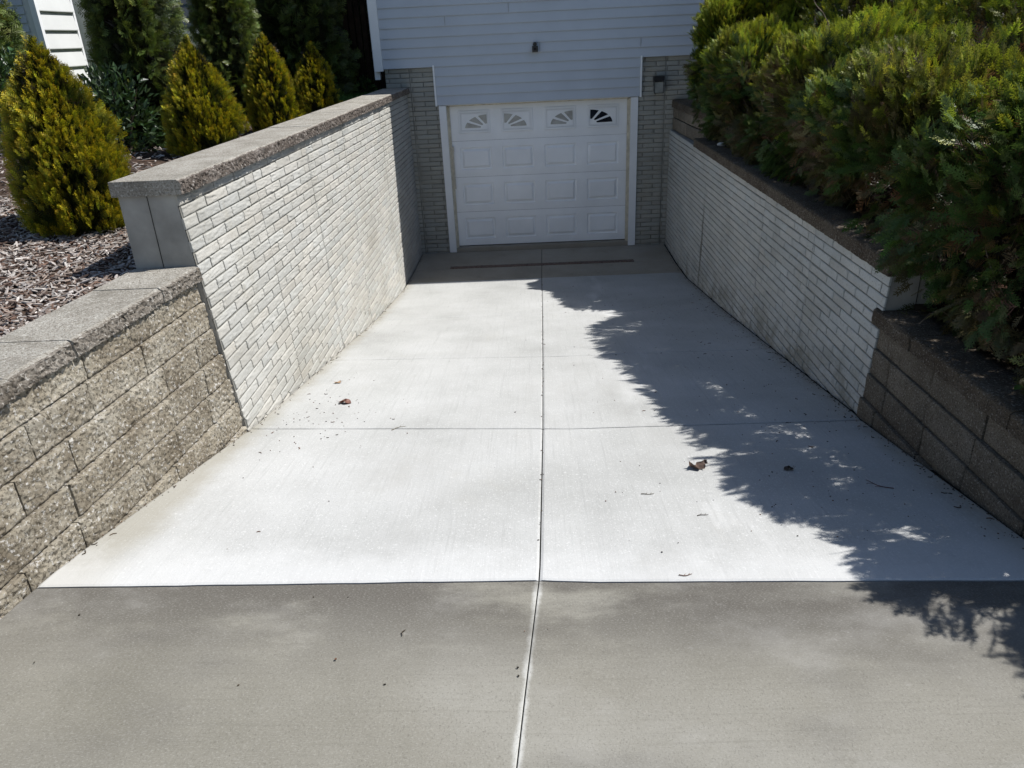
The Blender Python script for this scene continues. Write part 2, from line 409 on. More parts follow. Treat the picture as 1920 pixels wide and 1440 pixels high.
def bl(y): return float(lface(y, gzl(y)))
def brr(y): return float(rface(y, gz(y)))
LE = lambda y: (wl(y) if y > LEND else bl(y) + .01)
RE = lambda y: (wr(y) if y > REND else brr(y) - .02)
cl = lambda y: jx(y) - .0028
cr = lambda y: jx(y) + .0028
dr = MB()
for a, b in ((-3.6, -1.50), (-5.33, -3.6), (-7.02, -5.33), (-8.67, -7.02)):
    panel2(dr, LE, cl, a, b, 0); panel2(dr, cr, RE, a, b, 0)
for (a, b) in ((-13, -8.67),):
    panel2(dr, LE, lambda y: jx(y) - .0020, a, b, 1, -.005, gy=.002); panel2(dr, lambda y: jx(y) + .0020, RE, a, b, 1, -.005, gy=.002)
for (a, b) in ((-.86, -.012), (-1.50, -.865)):
    panel2(dr, LE, cl, a, b, 2); panel2(dr, cr, RE, a, b, 2)
# dirt bed seen down in the joints
ys = np.linspace(-13, 0, 60); bed = np.stack([np.stack([np.array([LE(y) - .02 for y in ys]), ys, gzl(ys) - .014], -1), np.stack([np.zeros(60), ys, gz(ys) - .014], -1), np.stack([np.array([RE(y) + .03 for y in ys]), ys, gz(ys) - .014], -1)])
dr.add(bed.reshape(-1, 3), grid_faces(3, 60), 3)
tag(dr.build('driveway', [M['slab'], M['apron'], M['oldslab'], M['joint']]), kind='structure')
st = MB(); st.box((-40, -40, 1.09), (40, -13.02, 1.135)); tag(st.build('street', M['apron']), kind='structure')

# trench drain
td = empty('trench_drain', (0, -.82, 0), 'narrow rusty trench drain set in the dark concrete before the garage', 'drain')
g1 = MB()
x0, x1, ya, yb = -1.275, 1.222, -.866, -.788
g1.box((x0, ya, -.02), (x1, ya + .006, .006)); g1.box((x0, yb - .006, -.02), (x1, yb, .006))
g1.box((x0, ya + .006, -.02), (x0 + .008, yb - .006, .006)); g1.box((x1 - .008, ya + .006, -.02), (x1, yb - .006, .006))
g1.build('drain_frame', M['grate']).parent = td
g2 = MB(); g2.box((x0 + .009, ya + .007, -.008), (x1 - .009, yb - .007, -.001))
k = x0 + .014
while k < x1 - .03:
    g2.box((k, ya + .012, -.0035), (k + .012, yb - .012, .004)); k += .021
g2.build('grate', M['grate']).parent = td
for c in td.children: c.matrix_parent_inverse = Matrix.Translation((0, .82, 0))

def keep(child, parent):
    child.parent = parent; child.matrix_parent_inverse = Matrix.Translation(-Vector(parent.location)); return child

# ------------------------------------------------------------------ brick retaining walls
BL, BH, J = .300, .061, .0095
def brick_cover(mb, surf, u0, u1, vtop, vbot_fn, lead=.0, nx=22, ny=12, seed=0, amp=.0042, mi=0, depth=.013, seams=()):
    """running-bond brick facing; u along the wall, v = height"""
    rs = np.random.RandomState(seed); row = 0; v1 = vtop
    def disp(U, W):
        a = fbm(np.stack([U * 34 + seed, W * 125, U * 0 + seed], -1), 2); b = fbm(np.stack([U * 14 + seed, W * 30, U * 0 - seed], -1), 2)
        return amp * (1.7 * a * (.6 + .8 * b) + .5 * b)
    while v1 > vbot_fn(u0) - .07 or v1 > vbot_fn(u1) - .07:
        v0 = v1 - BH
        u = u0 - BL + (BL / 2 if row % 2 else 0) + lead
        while u < u1:
            cuts = [max(u, u0)] + [c for c in seams if max(u, u0) < c < min(u + BL, u1)] + [min(u + BL, u1)]
            for a, b in zip(cuts[:-1], cuts[1:]):
                if b - a < .02 or v1 < min(vbot_fn(a), vbot_fn(b)) - .01: continue
                t = 1 + rs.uniform(-.10, .05); w = rs.uniform(-.02, .02)
                wv = .0012 * rs.randn(2)
                rough_patch(mb, a + .0056 * (a > u0), b - .0056 * (b < u1), v0 + J * .5 + wv[0], v1 - J * .5 + wv[1], max(6, int(nx * (b - a) / BL)), ny, surf, disp, depth, .0032, mi, (t + w, t, t - w), jit=rs.uniform(-.0015, .0015))
            u += BL
        v1 -= BH; row += 1
def s_left(U, W):
    P = np.stack([xl(-U, W), -U, W], -1); N = np.zeros_like(P); N[..., 0] = 1; return P, N
def s_right(U, W):
    P = np.stack([xr(-U, W), -U, W], -1); N = np.zeros_like(P); N[..., 0] = -1; return P, N
def s_front(U, W):
    P = np.stack([U, np.zeros_like(U), W], -1); N = np.zeros_like(P); N[..., 1] = -1; return P, N

def cap_slab(mb, y0, y1, x0f, x1f, z0, z1, rough, mi=0, ny=34, sgn=1, er=.012, gap=.0018):
    """a cap stone: flat top, broken front edge (x0f front, x1f back); y0<y1"""
    ys = np.linspace(y0 + gap, y1 - gap, ny)
    prof = [(0, h) for h in np.linspace(0, .93, 9)] + [(.008, 1.0), (.02, 1.0)] + [(d, 1.0) for d in (.08, .16)] + [(1, 1.0), (1, 0)]
    V = []
    for (d, h) in prof:
        xf = x0f(ys); xb = x1f(ys)
        x = xf + (-sgn) * d if d < 1 else xb
        z = np.full(ny, z0 + h * (z1 - z0))
        P = np.stack([x, ys, z], -1)
        if d < .02:
            n = .9 * fbm(np.stack([x * 0 + 3, ys * 70, z * 75], -1), 2) + .6 * fbm(np.stack([x * 0 + 9, ys * 12, z * 14], -1), 2)
            P[:, 0] += sgn * rough * n
            if h >= .92: P[:, 2] += -.006 + .004 * fbm(np.stack([ys * 25, z, x], -1), 2)
        V.append(P)
    V = np.stack(V)
    gf = grid_faces(len(prof), ny); gf = gf if sgn < 0 else gf[:, ::-1]; kf = 9 * (ny - 1)
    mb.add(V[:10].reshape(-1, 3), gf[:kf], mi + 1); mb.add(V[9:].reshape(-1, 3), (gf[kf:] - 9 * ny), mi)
    for e in (0, -1):
        E = V[:, e]; c = E.mean(0); m = len(E)
        mb.add(np.concatenate([E, [c]]), [(i, i + 1, m, m) if e == 0 else (i + 1, i, m, m) for i in range(m - 1)] , mi) if False else None
        k = m - 1
        fs = []
        i0, i1 = 0, k
        while i1 - i0 > 2:
            fs.append((i0, i0 + 1, i1 - 1, i1)); i0 += 1; i1 -= 1
        mb.add(E, fs, mi)

def prism2(mb, ys, xa, xb, za, zb, mi=0):
    V = np.stack([np.stack([f(ys, z), ys, np.full(len(ys), z)], -1) for f, z in ((xa, za), (xb, za), (xb, zb), (xa, zb), (xa, za))])
    mb.add(V.reshape(-1, 3), grid_faces(5, len(ys)), mi)
    for e in (0, -1): mb.add(V[:4, e], [(0, 1, 2, 3)], mi)
# left
lw = empty('retaining_wall', (-1.9, -3.5, 0), 'tall sunlit cream brick retaining wall beside the driveway on the golden shrub side', 'retaining wall')
mb = MB(); brick_cover(mb, s_left, .0, -LEND, LT, lambda u: float(gzl(-u)), seed=3, seams=(1.93, 3.66, 4.83, 6.0))
us = np.linspace(0, -LEND, 40); vs = np.linspace(-.2, LT - .003, 12); U, W = np.meshgrid(us, vs, indexing='ij'); P, N = s_left(U, W)
mb.add((P - N * .0070).reshape(-1, 3), grid_faces(40, 12), 1)
keep(mb.build('brick_facing', [M['brick'], M['mortar_dark']], smooth=True), lw)
mb = MB(); ys = np.linspace(LEND, .0, 30)
def prism(mb, ys, xa, xb, za, zb, mi=0):
    V = np.stack([np.stack([xa(ys), ys, za(ys)], -1), np.stack([xb(ys), ys, za(ys)], -1), np.stack([xb(ys), ys, zb(ys)], -1), np.stack([xa(ys), ys, zb(ys)], -1), np.stack([xa(ys), ys, za(ys)], -1)])
    mb.add(V.reshape(-1, 3), grid_faces(5, len(ys)), mi)
    for e in (0, -1): mb.add(V[:4, e], [(0, 1, 2, 3)], mi)
prism2(mb, ys + .003, lambda y, z: xl(y, LT) - .30, lambda y, z: xl(y, z) - .0125, .55, LT - .002)
mb.box((-2.125, LEND - .0015, 1.79), (-2.1235, LEND + .02, LT - .003), 1)
keep(mb.build('concrete_core', [M['core'], M['joint']]), lw)
yy = [LEND - .015, -5.85, -4.66, -3.5, -2.3, -1.15, .0]
for a, b in zip(yy[:-1], yy[1:]):
    jo, jz = random.uniform(-.006, .006), random.uniform(-.004, .004)
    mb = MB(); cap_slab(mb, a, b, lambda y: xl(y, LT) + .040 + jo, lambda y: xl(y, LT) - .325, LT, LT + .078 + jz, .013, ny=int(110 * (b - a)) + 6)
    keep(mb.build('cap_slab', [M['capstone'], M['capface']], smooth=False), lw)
# right
rw = empty('retaining_wall', (1.9, -3.5, 0), 'shaded cream brick retaining wall under the overhanging green hedge', 'retaining wall')
mb = MB(); brick_cover(mb, s_right, .0, -REND, RT, lambda u: float(gz(-u)), seed=5, lead=.1, amp=.0036, seams=(2.43, 3.4, 4.59, 5.77), nx=16, ny=9)
us = np.linspace(0, -REND, 40); vs = np.linspace(-.2, RT - .003, 12); U, W = np.meshgrid(us, vs, indexing='ij'); P, N = s_right(U, W)
mb.add((P - N * .0070).reshape(-1, 3), grid_faces(40, 12)[:, ::-1], 1)
keep(mb.build('brick_facing', [M['brick_damp'], M['mortar_dark']], smooth=True), rw)
mb = MB(); ys = np.linspace(REND, 0, 30)
prism2(mb, ys + .003, lambda y, z: xr(y, RT) + .29, lambda y, z: xr(y, z) + .0125, .4, RT - .002)
mb.box((1.905, REND - .0015, 1.25), (1.9065, REND + .02, RT - .003), 1)
keep(mb.build('concrete_core', [M['core'], M['joint']]), rw)
yy = [REND - .02, -6.02, -5.1, -4.3, -3.4, -2.55, -1.72]
for a, b in zip(yy[:-1], yy[1:]):
    mb = MB(); cap_slab(mb, a, b, lambda y: xr(y, RT) - .022, lambda y: xr(y, RT) + .27, RT, RT + .092, .006, sgn=-1, ny=int(50 * (b - a)) + 6)
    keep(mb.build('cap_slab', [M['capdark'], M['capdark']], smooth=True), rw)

# ------------------------------------------------------------------ segmental block walls
def block_wall(root, side, courses, top, cap, face, yend, ynear, mat, matcap, seed, amp, lens, nx, capover, caplen, capdepth):
    rs = np.random.RandomState(seed); mb = MB(); sg = -1 if side == 'L' else 1
    for ci, (z0, z1) in enumerate(courses):
        y = yend; first = True
        while y > ynear:
            ln = rs.choice(lens) * (rs.uniform(.45, .8) if first else rs.uniform(.92, 1.08)); first = False
            ya, yb = max(y - ln, ynear), y
            off = rs.uniform(-.004, .004)
            def surf(U, W, z0=z0, z1=z1, off=off):
                P = np.stack([face(-U, (z0 + z1) / 2) + sg * off, -U, W], -1)
                N = np.zeros_like(P); N[..., 0] = -sg; return P, N
            k = rs.uniform(0, 90)
            disp = lambda U, W: amp * (.7 * fbm(np.stack([U * 14 + k, W * 20, U * 0 + k], -1), 2) + 1.5 * fbm(np.stack([U * 75 + k, W * 80, U * 0 - k], -1), 2))
            t = rs.uniform(.86, 1.1)
            rough_patch(mb, -yb + (.0030 if side == 'L' else .0048), -ya - (.0030 if side == 'L' else .0048), z0 + .003, z1 - .0015, nx, max(7, int(nx * .42)), surf, disp, .16, .006, 0, (t, t * .99, t * .97))
            y -= ln
    # earth-side backing so no gap is open
    ys = np.linspace(ynear, yend, 20)
    prism(mb, ys, lambda q: face(q, 1.2) + sg * .10, lambda q: face(q, 1.2) + sg * .27, lambda q: q * 0 + .4, lambda q: q * 0 + cap[0] - .004, 1)
    keep(mb.build('block_courses', [mat, M['joint']], smooth=True), root)
    y = yend - (.0 if side == 'L' else -.06); n = 0
    while y > ynear:
        ln = caplen * rs.uniform(.92, 1.08)
        m2 = MB(); jo, jz = rs.uniform(-.008, .008), rs.uniform(-.005, .004)
        cap_slab(m2, max(ynear, y - ln), y, lambda q: face(q, cap[0]) - sg * (capover + jo), lambda q: face(q, cap[0]) + sg * capdepth, cap[0], cap[1] + jz, .013 if side == 'L' else .006, sgn=-sg, ny=int(110 * ln) + 4, gap=.0034)
        keep(m2.build('cap_stone', [matcap, M['capmid'] if side == 'L' else matcap], smooth=(side == 'R')), root); y -= ln
lb = empty('block_wall', (-2.1, -8.5, .9), 'sunlit low wall of rough grey split faced blocks holding the mulch bed', 'block wall')
Lc = [(1.63 - .15 * k, 1.63 - .15 * (k - 1)) for k in range(0, 8)]
Lc[0] = (1.63, 1.752)
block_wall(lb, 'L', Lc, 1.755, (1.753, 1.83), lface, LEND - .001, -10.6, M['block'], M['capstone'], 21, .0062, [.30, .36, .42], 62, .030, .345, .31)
rb = empty('block_wall', (1.9, -8.5, .9), 'shaded low wall of smooth brown blocks below the near end of the hedge', 'block wall')
Rc = [(1.165, 1.298), (1.015, 1.165), (.865, 1.015), (.715, .865), (.565, .715), (.415, .565)]
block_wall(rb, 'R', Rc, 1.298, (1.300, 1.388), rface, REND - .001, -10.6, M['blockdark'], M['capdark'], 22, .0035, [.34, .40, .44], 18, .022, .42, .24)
# upper tier of cap blocks on the shaded wall by the house
ut = empty('upper_block_course', (1.9, -.9, 1.585), 'stained tan block course with dark cap stacked on the shaded wall next to the house', 'block course')
mb = MB(); rs = np.random.RandomState(4)
def utx(y): return np.interp(y, [-2.1, -1.2, 0], [1.905, 1.84, 1.822])
for (z0, z1, jo) in ((RT + .001, 1.742, .0), (1.746, 1.872, .12)):
    y = -.012 - jo * 0; brk = [0, -.42 + jo, -.86 + jo, -1.28 + jo, -1.74]
    for a, b in zip(brk[:-1], brk[1:]):
        surf = lambda U, W: (np.stack([utx(-U) + (.006 if z0 > 1.7 else 0), -U, W], -1), np.broadcast_to(np.array([-1., 0, 0]), U.shape + (3,)))
        k = rs.uniform(0, 50); t = rs.uniform(.9, 1.5)
        rough_patch(mb, -a + .004, -b - .004, z0 + .003, z1 - .003, 14, 8, surf, lambda U, W: .003 * fbm(np.stack([U * 20 + k, W * 20, U * 0], -1), 3), .17, .007, 0, (t, t, t))
keep(mb.build('block', [M['blockdark']], smooth=True), ut)
for a, b in ((-.62, -.006), (-1.22, -.62), (-1.80, -1.22)):
    mb = MB(); cap_slab(mb, a, b, lambda y: utx(y) - .018, lambda y: utx(y) + .26, 1.876, 1.968, .005, sgn=-1)
    keep(mb.build('cap_stone', [M['capdark'], M['capdark']], smooth=True), ut)

# ------------------------------------------------------------------ house
hs = empty('house', (1.7, 4, 0), 'two storey house with blue grey lap siding over painted brick and a single garage', 'house')
mb = MB()
brick_cover(mb, s_front, -2.03, -1.347, 2.515, lambda u: 0.0, seed=8, lead=.05, amp=.003, nx=10, ny=7, seams=(-1.706,))
brick_cover(mb, s_front, 1.347, 4.5, 2.515, lambda u: (0.0 if u < 1.9 else 1.4), seed=9, lead=.08, amp=.003, nx=10, ny=7, seams=(1.706,))
mb.box((-2.028, .0105, -.2), (-1.349, .14, 2.514), 1); mb.box((1.349, .0105, -.2), (5.6, .14, 2.514), 1)
mb.box((-1.349, .06, 2.035), (1.349, .14, 2.514), 1)
keep(mb.build('brick_facing', [M['housebrick'], M['mortar']], smooth=True), hs)
mb = MB(); mb.box((-2.03, .141, -.2), (5.6, 8.0, 5.92)); keep(mb.build('wall', M['siding']), hs)
def lap(mb, x0, x1, zb, zt, pitch, y0, mi=0, axis='y'):
    z = zb
    while z < zt - .01:
        z2 = min(z + pitch, zt)
        # face leans: bottom proud, top tucked; short drip lip below
        pr = [(y0 + .012, z), (y0 - .004, z), (y0 - .006, z + .006), (y0 + .010, z2 + .001)]
        if axis == 'y': V = np.array([[(x0, p[0], p[1]) for p in pr], [(x1, p[0], p[1]) for p in pr]])
        else: V = np.array([[(-p[0], x0, p[1]) for p in pr], [(-p[0], x1, p[1]) for p in pr]])
        mb.add(V.reshape(-1, 3), grid_faces(2, 4), mi); z += pitch
mb = MB()
lap(mb, -2.04, 5.55, 2.513, 5.92, .1205, -.03)
lap(mb, -1.362, 1.362, 2.031, 2.511, .1205, -.03)
for (x, zz) in ((-1.18, 2.995), (.04, 2.633), (1.36, 2.633), (-.35, 3.115), (1.05, 3.237)):
    mb.box((x, -.0375, zz + .006), (x + .003, -.030, zz + .117), 1)
mb.box((-2.03, -.017, 2.516), (5.55, .139, 5.91), 0)
mb.box((-1.36, -.016, 2.036), (1.36, .058, 2.512), 0)
keep(mb.build('lap_siding', [M['siding'], M['mortar']]), hs)
mb = MB(); mb.box((-1.386, -.046, 2.022), (-1.3635, .0, 2.535)); keep(mb.build('edge_trim', M['white']), hs)
mb = MB(); mb.box((1.3635, -.046, 2.022), (1.386, .0, 2.535)); keep(mb.build('edge_trim', M['white']), hs)
mb = MB(); mb.box((-2.152, -.050, 2.490), (-2.041, .04, 5.92)); mb.box((-2.175, .041, 2.385), (-2.105, .12, 5.92))
keep(mb.build('corner_trim', M['white']), hs)
mb = MB()
for sg in (-1, 1):
    mb.box((sg * 1.298 - .048, -.025, .004), (sg * 1.298 + .048, .075, 2.022))
mb.box((-1.345, -.004, 2.0225), (1.345, .03, 2.030))
keep(mb.build('door_frame', M['white']), hs)
mb = MB()
for sg in (-1, 1):
    mb.box((sg * 1.2405 - .009, .02, .0), (sg * 1.2405 + .009, .088, 2.012)); mb.box((sg * 1.222 - .009, .055, .0), (sg * 1.222 + .009, .09, 2.002))
mb.box((-1.214, .03, 2.006), (1.214, .088, 2.021))
keep(mb.build('weather_strip', M['cream']), hs)
mb = MB(); mb.box((-1.249, .012, -.05), (1.249, .4, .055)); keep(mb.build('door_sill', M['oldslab']), hs)
# garage door: four sections with raised panels
gd = MB(); PX = [-.885, -.295, .295, .885]; PW, PH = .22, .15
dl, drr, YB = -1.230, 1.230, .10
def prof(d):   # d = distance inside the panel edge -> relief
    return np.interp(d, [-1, 0, .008, .022, .05, .06], [0, 0, -.014, -.014, .004, .004])
zsec = [.066, .557, 1.049, 1.541, 2.032]
for si in range(4):
    z0, z1 = zsec[si] + .0012, zsec[si + 1] - .0012
    zc = (zsec[si] + zsec[si + 1]) / 2 + .005
    xs = [dl, drr]; zz = [z0, z1]; brk = [0, .008, .022, .05]
    win = si == 3
    for c in PX:
        for q in brk: xs += [c - PW + q, c + PW - q]
    for q in brk: zz += [zc - PH + q, zc + PH - q]
    xs = np.array(sorted(xs)); zz = np.array(sorted(zz))
    X, Z = np.meshgrid(xs, zz, indexing='ij')
    d = np.full(X.shape, -1.0)
    for c in PX: d = np.maximum(d, np.minimum(PW - np.abs(X - c), PH - np.abs(Z - zc)))
    R = prof(d) if not win else np.interp(d, [-1, 0, .008, .022, .05], [0, 0, -.004, -.004, -.004])
    Y = YB - R
    Y = Y + .004 * ((Z == z0) | (Z == z1))
    gd.add(np.stack([X, Y, Z], -1).reshape(-1, 3), grid_faces(len(xs), len(zz)), 0)
gd.box((dl, YB + .020, .06), (drr, YB + .035, 2.03), 1)
gdo = keep(gd.build('garage_door', [M['door'], M['joint']]), hs)
zc = (zsec[3] + zsec[4]) / 2 + .005
def fan(mb, cx, flip, mi):
    """three glazed cells of a quarter sunburst"""
    sx = -1 if flip else 1
    ox = cx + sx * .185; oz = zc - .088
    RX, RZ, rx, rz = .315, .178, .10, .060
    cells = [(3, 27), (36, 58), (66, 88)]
    for a0, a1 in cells:
        th = np.radians(np.linspace(a0, a1, 9))
        ro = np.stack([ox - sx * RX * np.cos(th), oz + RZ * np.sin(th)], -1); ri = np.stack([ox - sx * rx * np.cos(np.radians(np.linspace(a0 + 4, a1 - 4, 9))), oz + rz * np.sin(np.radians(np.linspace(a0 + 4, a1 - 4, 9)))], -1)
        V = np.array([[(p[0], YB - .0125, p[1]) for p in ro], [(p[0], YB - .0125, p[1]) for p in ri]])
        f = grid_faces(2, 9)
        mb.add(V.reshape(-1, 3), f if not flip else f[:, ::-1], mi)
gl = []
for i, c in enumerate(PX):
    wf = MB()
    def ring(a, b, y0, y1):
        wf.box((c - PW + a, y1, zc - PH + a), (c + PW - a, y0, zc - PH + b)); wf.box((c - PW + a, y1, zc + PH - b), (c + PW - a, y0, zc + PH - a))
        wf.box((c - PW + a, y1, zc - PH + b), (c - PW + b, y0, zc + PH - b)); wf.box((c + PW - b, y1, zc - PH + b), (c + PW - a, y0, zc + PH - b))
    ring(.006, .030, YB + .002, YB - .012); ring(.034, .042, YB + .002, YB - .008)
    wf.box((c - PW + .044, YB - .010, zc - PH + .044), (c + PW - .044, YB + .002, zc + PH - .044))
    w = keep(wf.build('window', M['door']), gdo); w.matrix_parent_inverse = Matrix.Identity(4)
    gm = MB(); fan(gm, c, i in (1, 3), 0)
    gl.append((gm, 'glass_dark' if i == 3 else 'glass_grey', w))
for gm, mk, w in gl:
    p = gm.build('pane', M[mk]); p.parent = w
hg = MB(); hg.box((-1.214, .040, 1.40), (-1.190, .088, 1.475)); hg.box((-1.208, .05, .9), (-1.196, .086, 1.40))
keep(hg.build('track_bracket', simple('galvanised_steel', (.42, .40, .36), .45, .5, .1, 20, metal=.5)), hs)
# roof and eaves
mb = MB()
ex0, ex1 = -2.55, 6.1; oh = .72
V = [(ex0, -oh, 5.98), (ex1, -oh, 5.98), (ex1, 4, 8.1), (ex0, 4, 8.1), (ex0, 8.7, 5.98), (ex1, 8.7, 5.98)]
mb.add(V, [(0, 1, 2, 3), (3, 2, 5, 4)]); mb.add([(ex0, -oh, 5.98), (ex0, 4, 8.1), (ex0, 8.7, 5.98), (ex0, 4, 5.98)], [(0, 3, 2, 1)]); mb.add([(ex1, -oh, 5.98), (ex1, 4, 8.1), (ex1, 8.7, 5.98), (ex1, 4, 5.98)], [(0, 1, 2, 3)])
keep(mb.build('roof', M['roof']), hs)
mb = MB(); mb.box((ex0, -oh, 5.93), (ex1, 8.7, 5.972)); mb.box((ex0 - .02, -oh - .03, 5.86), (ex1 + .02, -oh - .002, 6.0)); keep(mb.build('eave', M['white']), hs)

# wall lantern and camera
ln = empty('wall_lantern', (1.6, -.02, 2.17), 'black box shaped wall lantern with clear glass on the brick right of the garage', 'lantern')
def part(mb, name, mat, root, **k): return keep(mb.build(name, mat, **k), root)
mb = MB(); mb.box((1.545, -.024, 2.09), (1.655, -.006, 2.27)); part(mb, 'backplate', M['black'], ln)
mb = MB(); mb.box((1.532, -.15, 2.222), (1.668, -.0245, 2.278)); mb.box((1.538, -.144, 2.214), (1.662, -.03, 2.2215)); part(mb, 'hood', M['black'], ln)
mb = MB(); mb.box((1.545, -.137, 2.072), (1.655, -.032, 2.205)); part(mb, 'glass', M['lampglass'], ln)
mb = MB()
for (x, y) in ((1.538, -.144), (1.655, -.144)): mb.box((x, y, 2.066), (x + .007, y + .007, 2.2135))
mb.box((1.5455, -.144, 2.205), (1.6545, -.138, 2.212)); mb.box((1.5455, -.144, 2.066), (1.6545, -.138, 2.072)); part(mb, 'cage', M['black'], ln)
cm = empty('security_camera', (-.02, -.04, 2.69), 'small black security camera mounted on the siding above the garage door', 'camera')
mb = MB(); th = np.linspace(0, pi, 9)
mb.tube([(-.022, -.037, 2.732), (-.022, -.075, 2.732)], .026, 12); part(mb, 'mount', M['black'], cm)
mb = MB(); mb.box((-.060, -.105, 2.638), (.016, -.045, 2.712)); mb.box((-.052, -.112, 2.645), (.008, -.1055, 2.704)); part(mb, 'body', M['black'], cm)
mb = MB(); mb.tube([(-.022, -.1125, 2.676), (-.022, -.118, 2.676)], .018, 12); part(mb, 'lens', M['glass_dark'], cm)

# dark board fence beside the house
fe = empty('fence', (-2.6, 1.5, 2.1), 'dark stained upright board fence beside the house corner', 'fence')
mb = MB(); x = -3.1
while x < -2.2:
    mb.box((x, 1.5, 2.06), (x + .075, 1.522, 3.9 + random.uniform(-.01, .01))); x += .092
part(mb, 'boards', M['wood'], fe)
for z in (2.4, 3.5):
    mb = MB(); mb.box((-3.1, 1.524, z), (-2.2, 1.57, z + .09)); part(mb, 'rail', M['wood'], fe)

# neighbour's house far behind the evergreens
nh = empty('neighbour_house', (-9, 4, 2), 'white sided neighbouring house glimpsed between the dark evergreens', 'house')
def lapx(mb, y0, y1, zb, zt, pitch, x0, mi=0):
    z = zb
    while z < zt - .01:
        pr = [(x0 - .03, z), (x0 + .040, z), (x0 + .042, z + .012), (x0 - .006, min(z + pitch, zt))]
        V = np.array([[(p[0], y0, p[1]) for p in pr], [(p[0], y1, p[1]) for p in pr]])
        mb.add(V.reshape(-1, 3), grid_faces(2, 4)[:, ::-1], mi); z += pitch
mb = MB(); mb.box((-14, 2.6, 1.5), (-8.02, 3.78, 7)); lapx(mb, 2.66, 3.74, 1.55, 7, .285, -8.0)
mb.box((-14, 3.79, 1.5), (-9.2, 9, 7)); part(mb, 'wall', M['nwall'], nh)
mb = MB(); mb.box((-8.04, 2.58, 1.5), (-7.945, 2.659, 7)); part(mb, 'corner_board', M['white'], nh)
mb = MB(); mb.box((-8.05, 3.741, 1.5), (-7.98, 3.80, 7)); part(mb, 'corner_board', M['white'], nh)
mb = MB(); lap(mb, -14, -8.15, 1.55, 7, .13, 2.59); mb.box((-8.95, 2.575, 1.5), (-8.90, 2.60, 7)); keep(mb.build('shaded_siding', M['siding']), nh)  # shade on this face put into its colour: grey siding, white house
wn = MB(); wn.box((-8.86, 2.555, 2.2), (-8.30, 2.583, 3.55)); part(wn, 'window', M['glass_dark'], nh)
mb = MB(); mb.box((-9.2, 6.0, 1.5), (-5.2, 9.5, 6.5)); part(mb, 'wing', M['nwall'], nh)
wn = MB(); wn.box((-7.5, 5.96, 3.26), (-6.5, 5.998, 4.4)); part(wn, 'window', M['glass_blue'], nh)
wn = MB(); wn.box((-7.6, 5.90, 3.16), (-6.4, 5.997, 3.255)); part(wn, 'window_sill', M['white'], nh)
mb = MB(); mb.add([(-14.4, 2.2, 7), (-7.6, 2.2, 7), (-7.6, 5.8, 9), (-14.4, 5.8, 9), (-14.4, 9.9, 7), (-7.6, 9.9, 7)], [(0, 1, 2, 3), (3, 2, 5, 4)]); part(mb, 'roof', M['roof'], nh)

# ------------------------------------------------------------------ foliage
def frond(rs, pairs, subs, w, curl=.12, spread=.55):
    """flat evergreen spray of unit length along +x, in the xy plane; returns verts, quads, tip factor"""
    V = []; F = []; T = []
    def strip(p, q, wa, wb, ta, tb):
        p = np.array(p); q = np.array(q); d = q - p; n = np.array([-d[1], d[0]]); n /= np.linalg.norm(n) + 1e-9
        b = len(V)
        m = (p + q) / 2 + n * 0
        for (c, s) in ((p - n * wa, ta), (p + n * wa, ta), (q + n * wb, tb), (q - n * wb, tb)):
            V.append(c); T.append(s)
        F.append((b, b + 3, b + 2, b + 1))
    def at(t): return np.array([t, .05 * sin(3 * t + ph)])
    ph = rs.uniform(0, 6)
    for k in range(4): strip(at(k / 4), at((k + 1) / 4), w * (1 - k * .18), w * (.82 - k * .18), k / 4, (k + 1) / 4)
    for i in range(pairs):
        t = .12 + .86 * i / pairs
        for sg in (-1, 1):
            L = spread * (sin(pi * min(1, (t * .85 + .22))) ** .8) * rs.uniform(.7, 1.1) * (1 - .25 * t)
            ang = radians(rs.uniform(34, 52))
            p = at(t + rs.uniform(-.02, .02)); d = np.array([cos(ang), sg * sin(ang)])
            q = p + d * L
            if subs == 0:
                strip(p, (p + q) / 2, w * .9, w * 1.5, t * .7, t * .85); strip((p + q) / 2, q, w * 1.5, w * .5, t * .85, 1)
            else:
                strip(p, q, w * .8, w * .45, t * .6, 1)
                for j in range(subs):
                    s = .25 + .65 * j / subs
                    for s2 in (-1, 1):
                        a2 = atan2(d[1], d[0]) + s2 * radians(rs.uniform(32, 50)); pp = p + d * L * s
                        strip(pp, pp + np.array([cos(a2), sin(a2)]) * L * .42 * (1.1 - s) * 1.5 * rs.uniform(.7, 1.1), w * .75, w * .5, .5 + .3 * s, 1)
    V = np.array(V); V3 = np.stack([V[:, 0], V[:, 1], -curl * V[:, 0] ** 2 - .10 * V[:, 1] ** 2 + .02 * np.sin(V[:, 0] * 9 + V[:, 1] * 14)], -1)
    return V3, np.array(F), np.array(T)

def scatter(mb, variants, P, A, Nn, S, C, Ctip, mi=0, rs=RS):
    """place fronds: position, axis, plane normal, scale, base and tip colour per instance"""
    n = len(P); idx = rs.randint(0, len(variants), n)
    A = A / np.linalg.norm(A, axis=1)[:, None]
    B = np.cross(Nn, A); B /= np.linalg.norm(B, axis=1)[:, None] + 1e-9; Z = np.cross(A, B)
    for k, (v, f, t) in enumerate(variants):
        s = np.where(idx == k)[0]
        if not len(s): continue
        W = P[s][:, None] + S[s][:, None, None] * (v[None, :, 0:1] * A[s][:, None] + v[None, :, 1:2] * B[s][:, None] + v[None, :, 2:3] * Z[s][:, None])
        tt = (t ** 1.5)[None, :, None]
        cc = C[s][:, None] * (1 - tt) + Ctip[s][:, None] * tt
        F = (f[None] + (np.arange(len(s)) * len(v))[:, None, None]).reshape(-1, 4)
        mb.add(W.reshape(-1, 3), F, mi, cc.reshape(-1, 3))

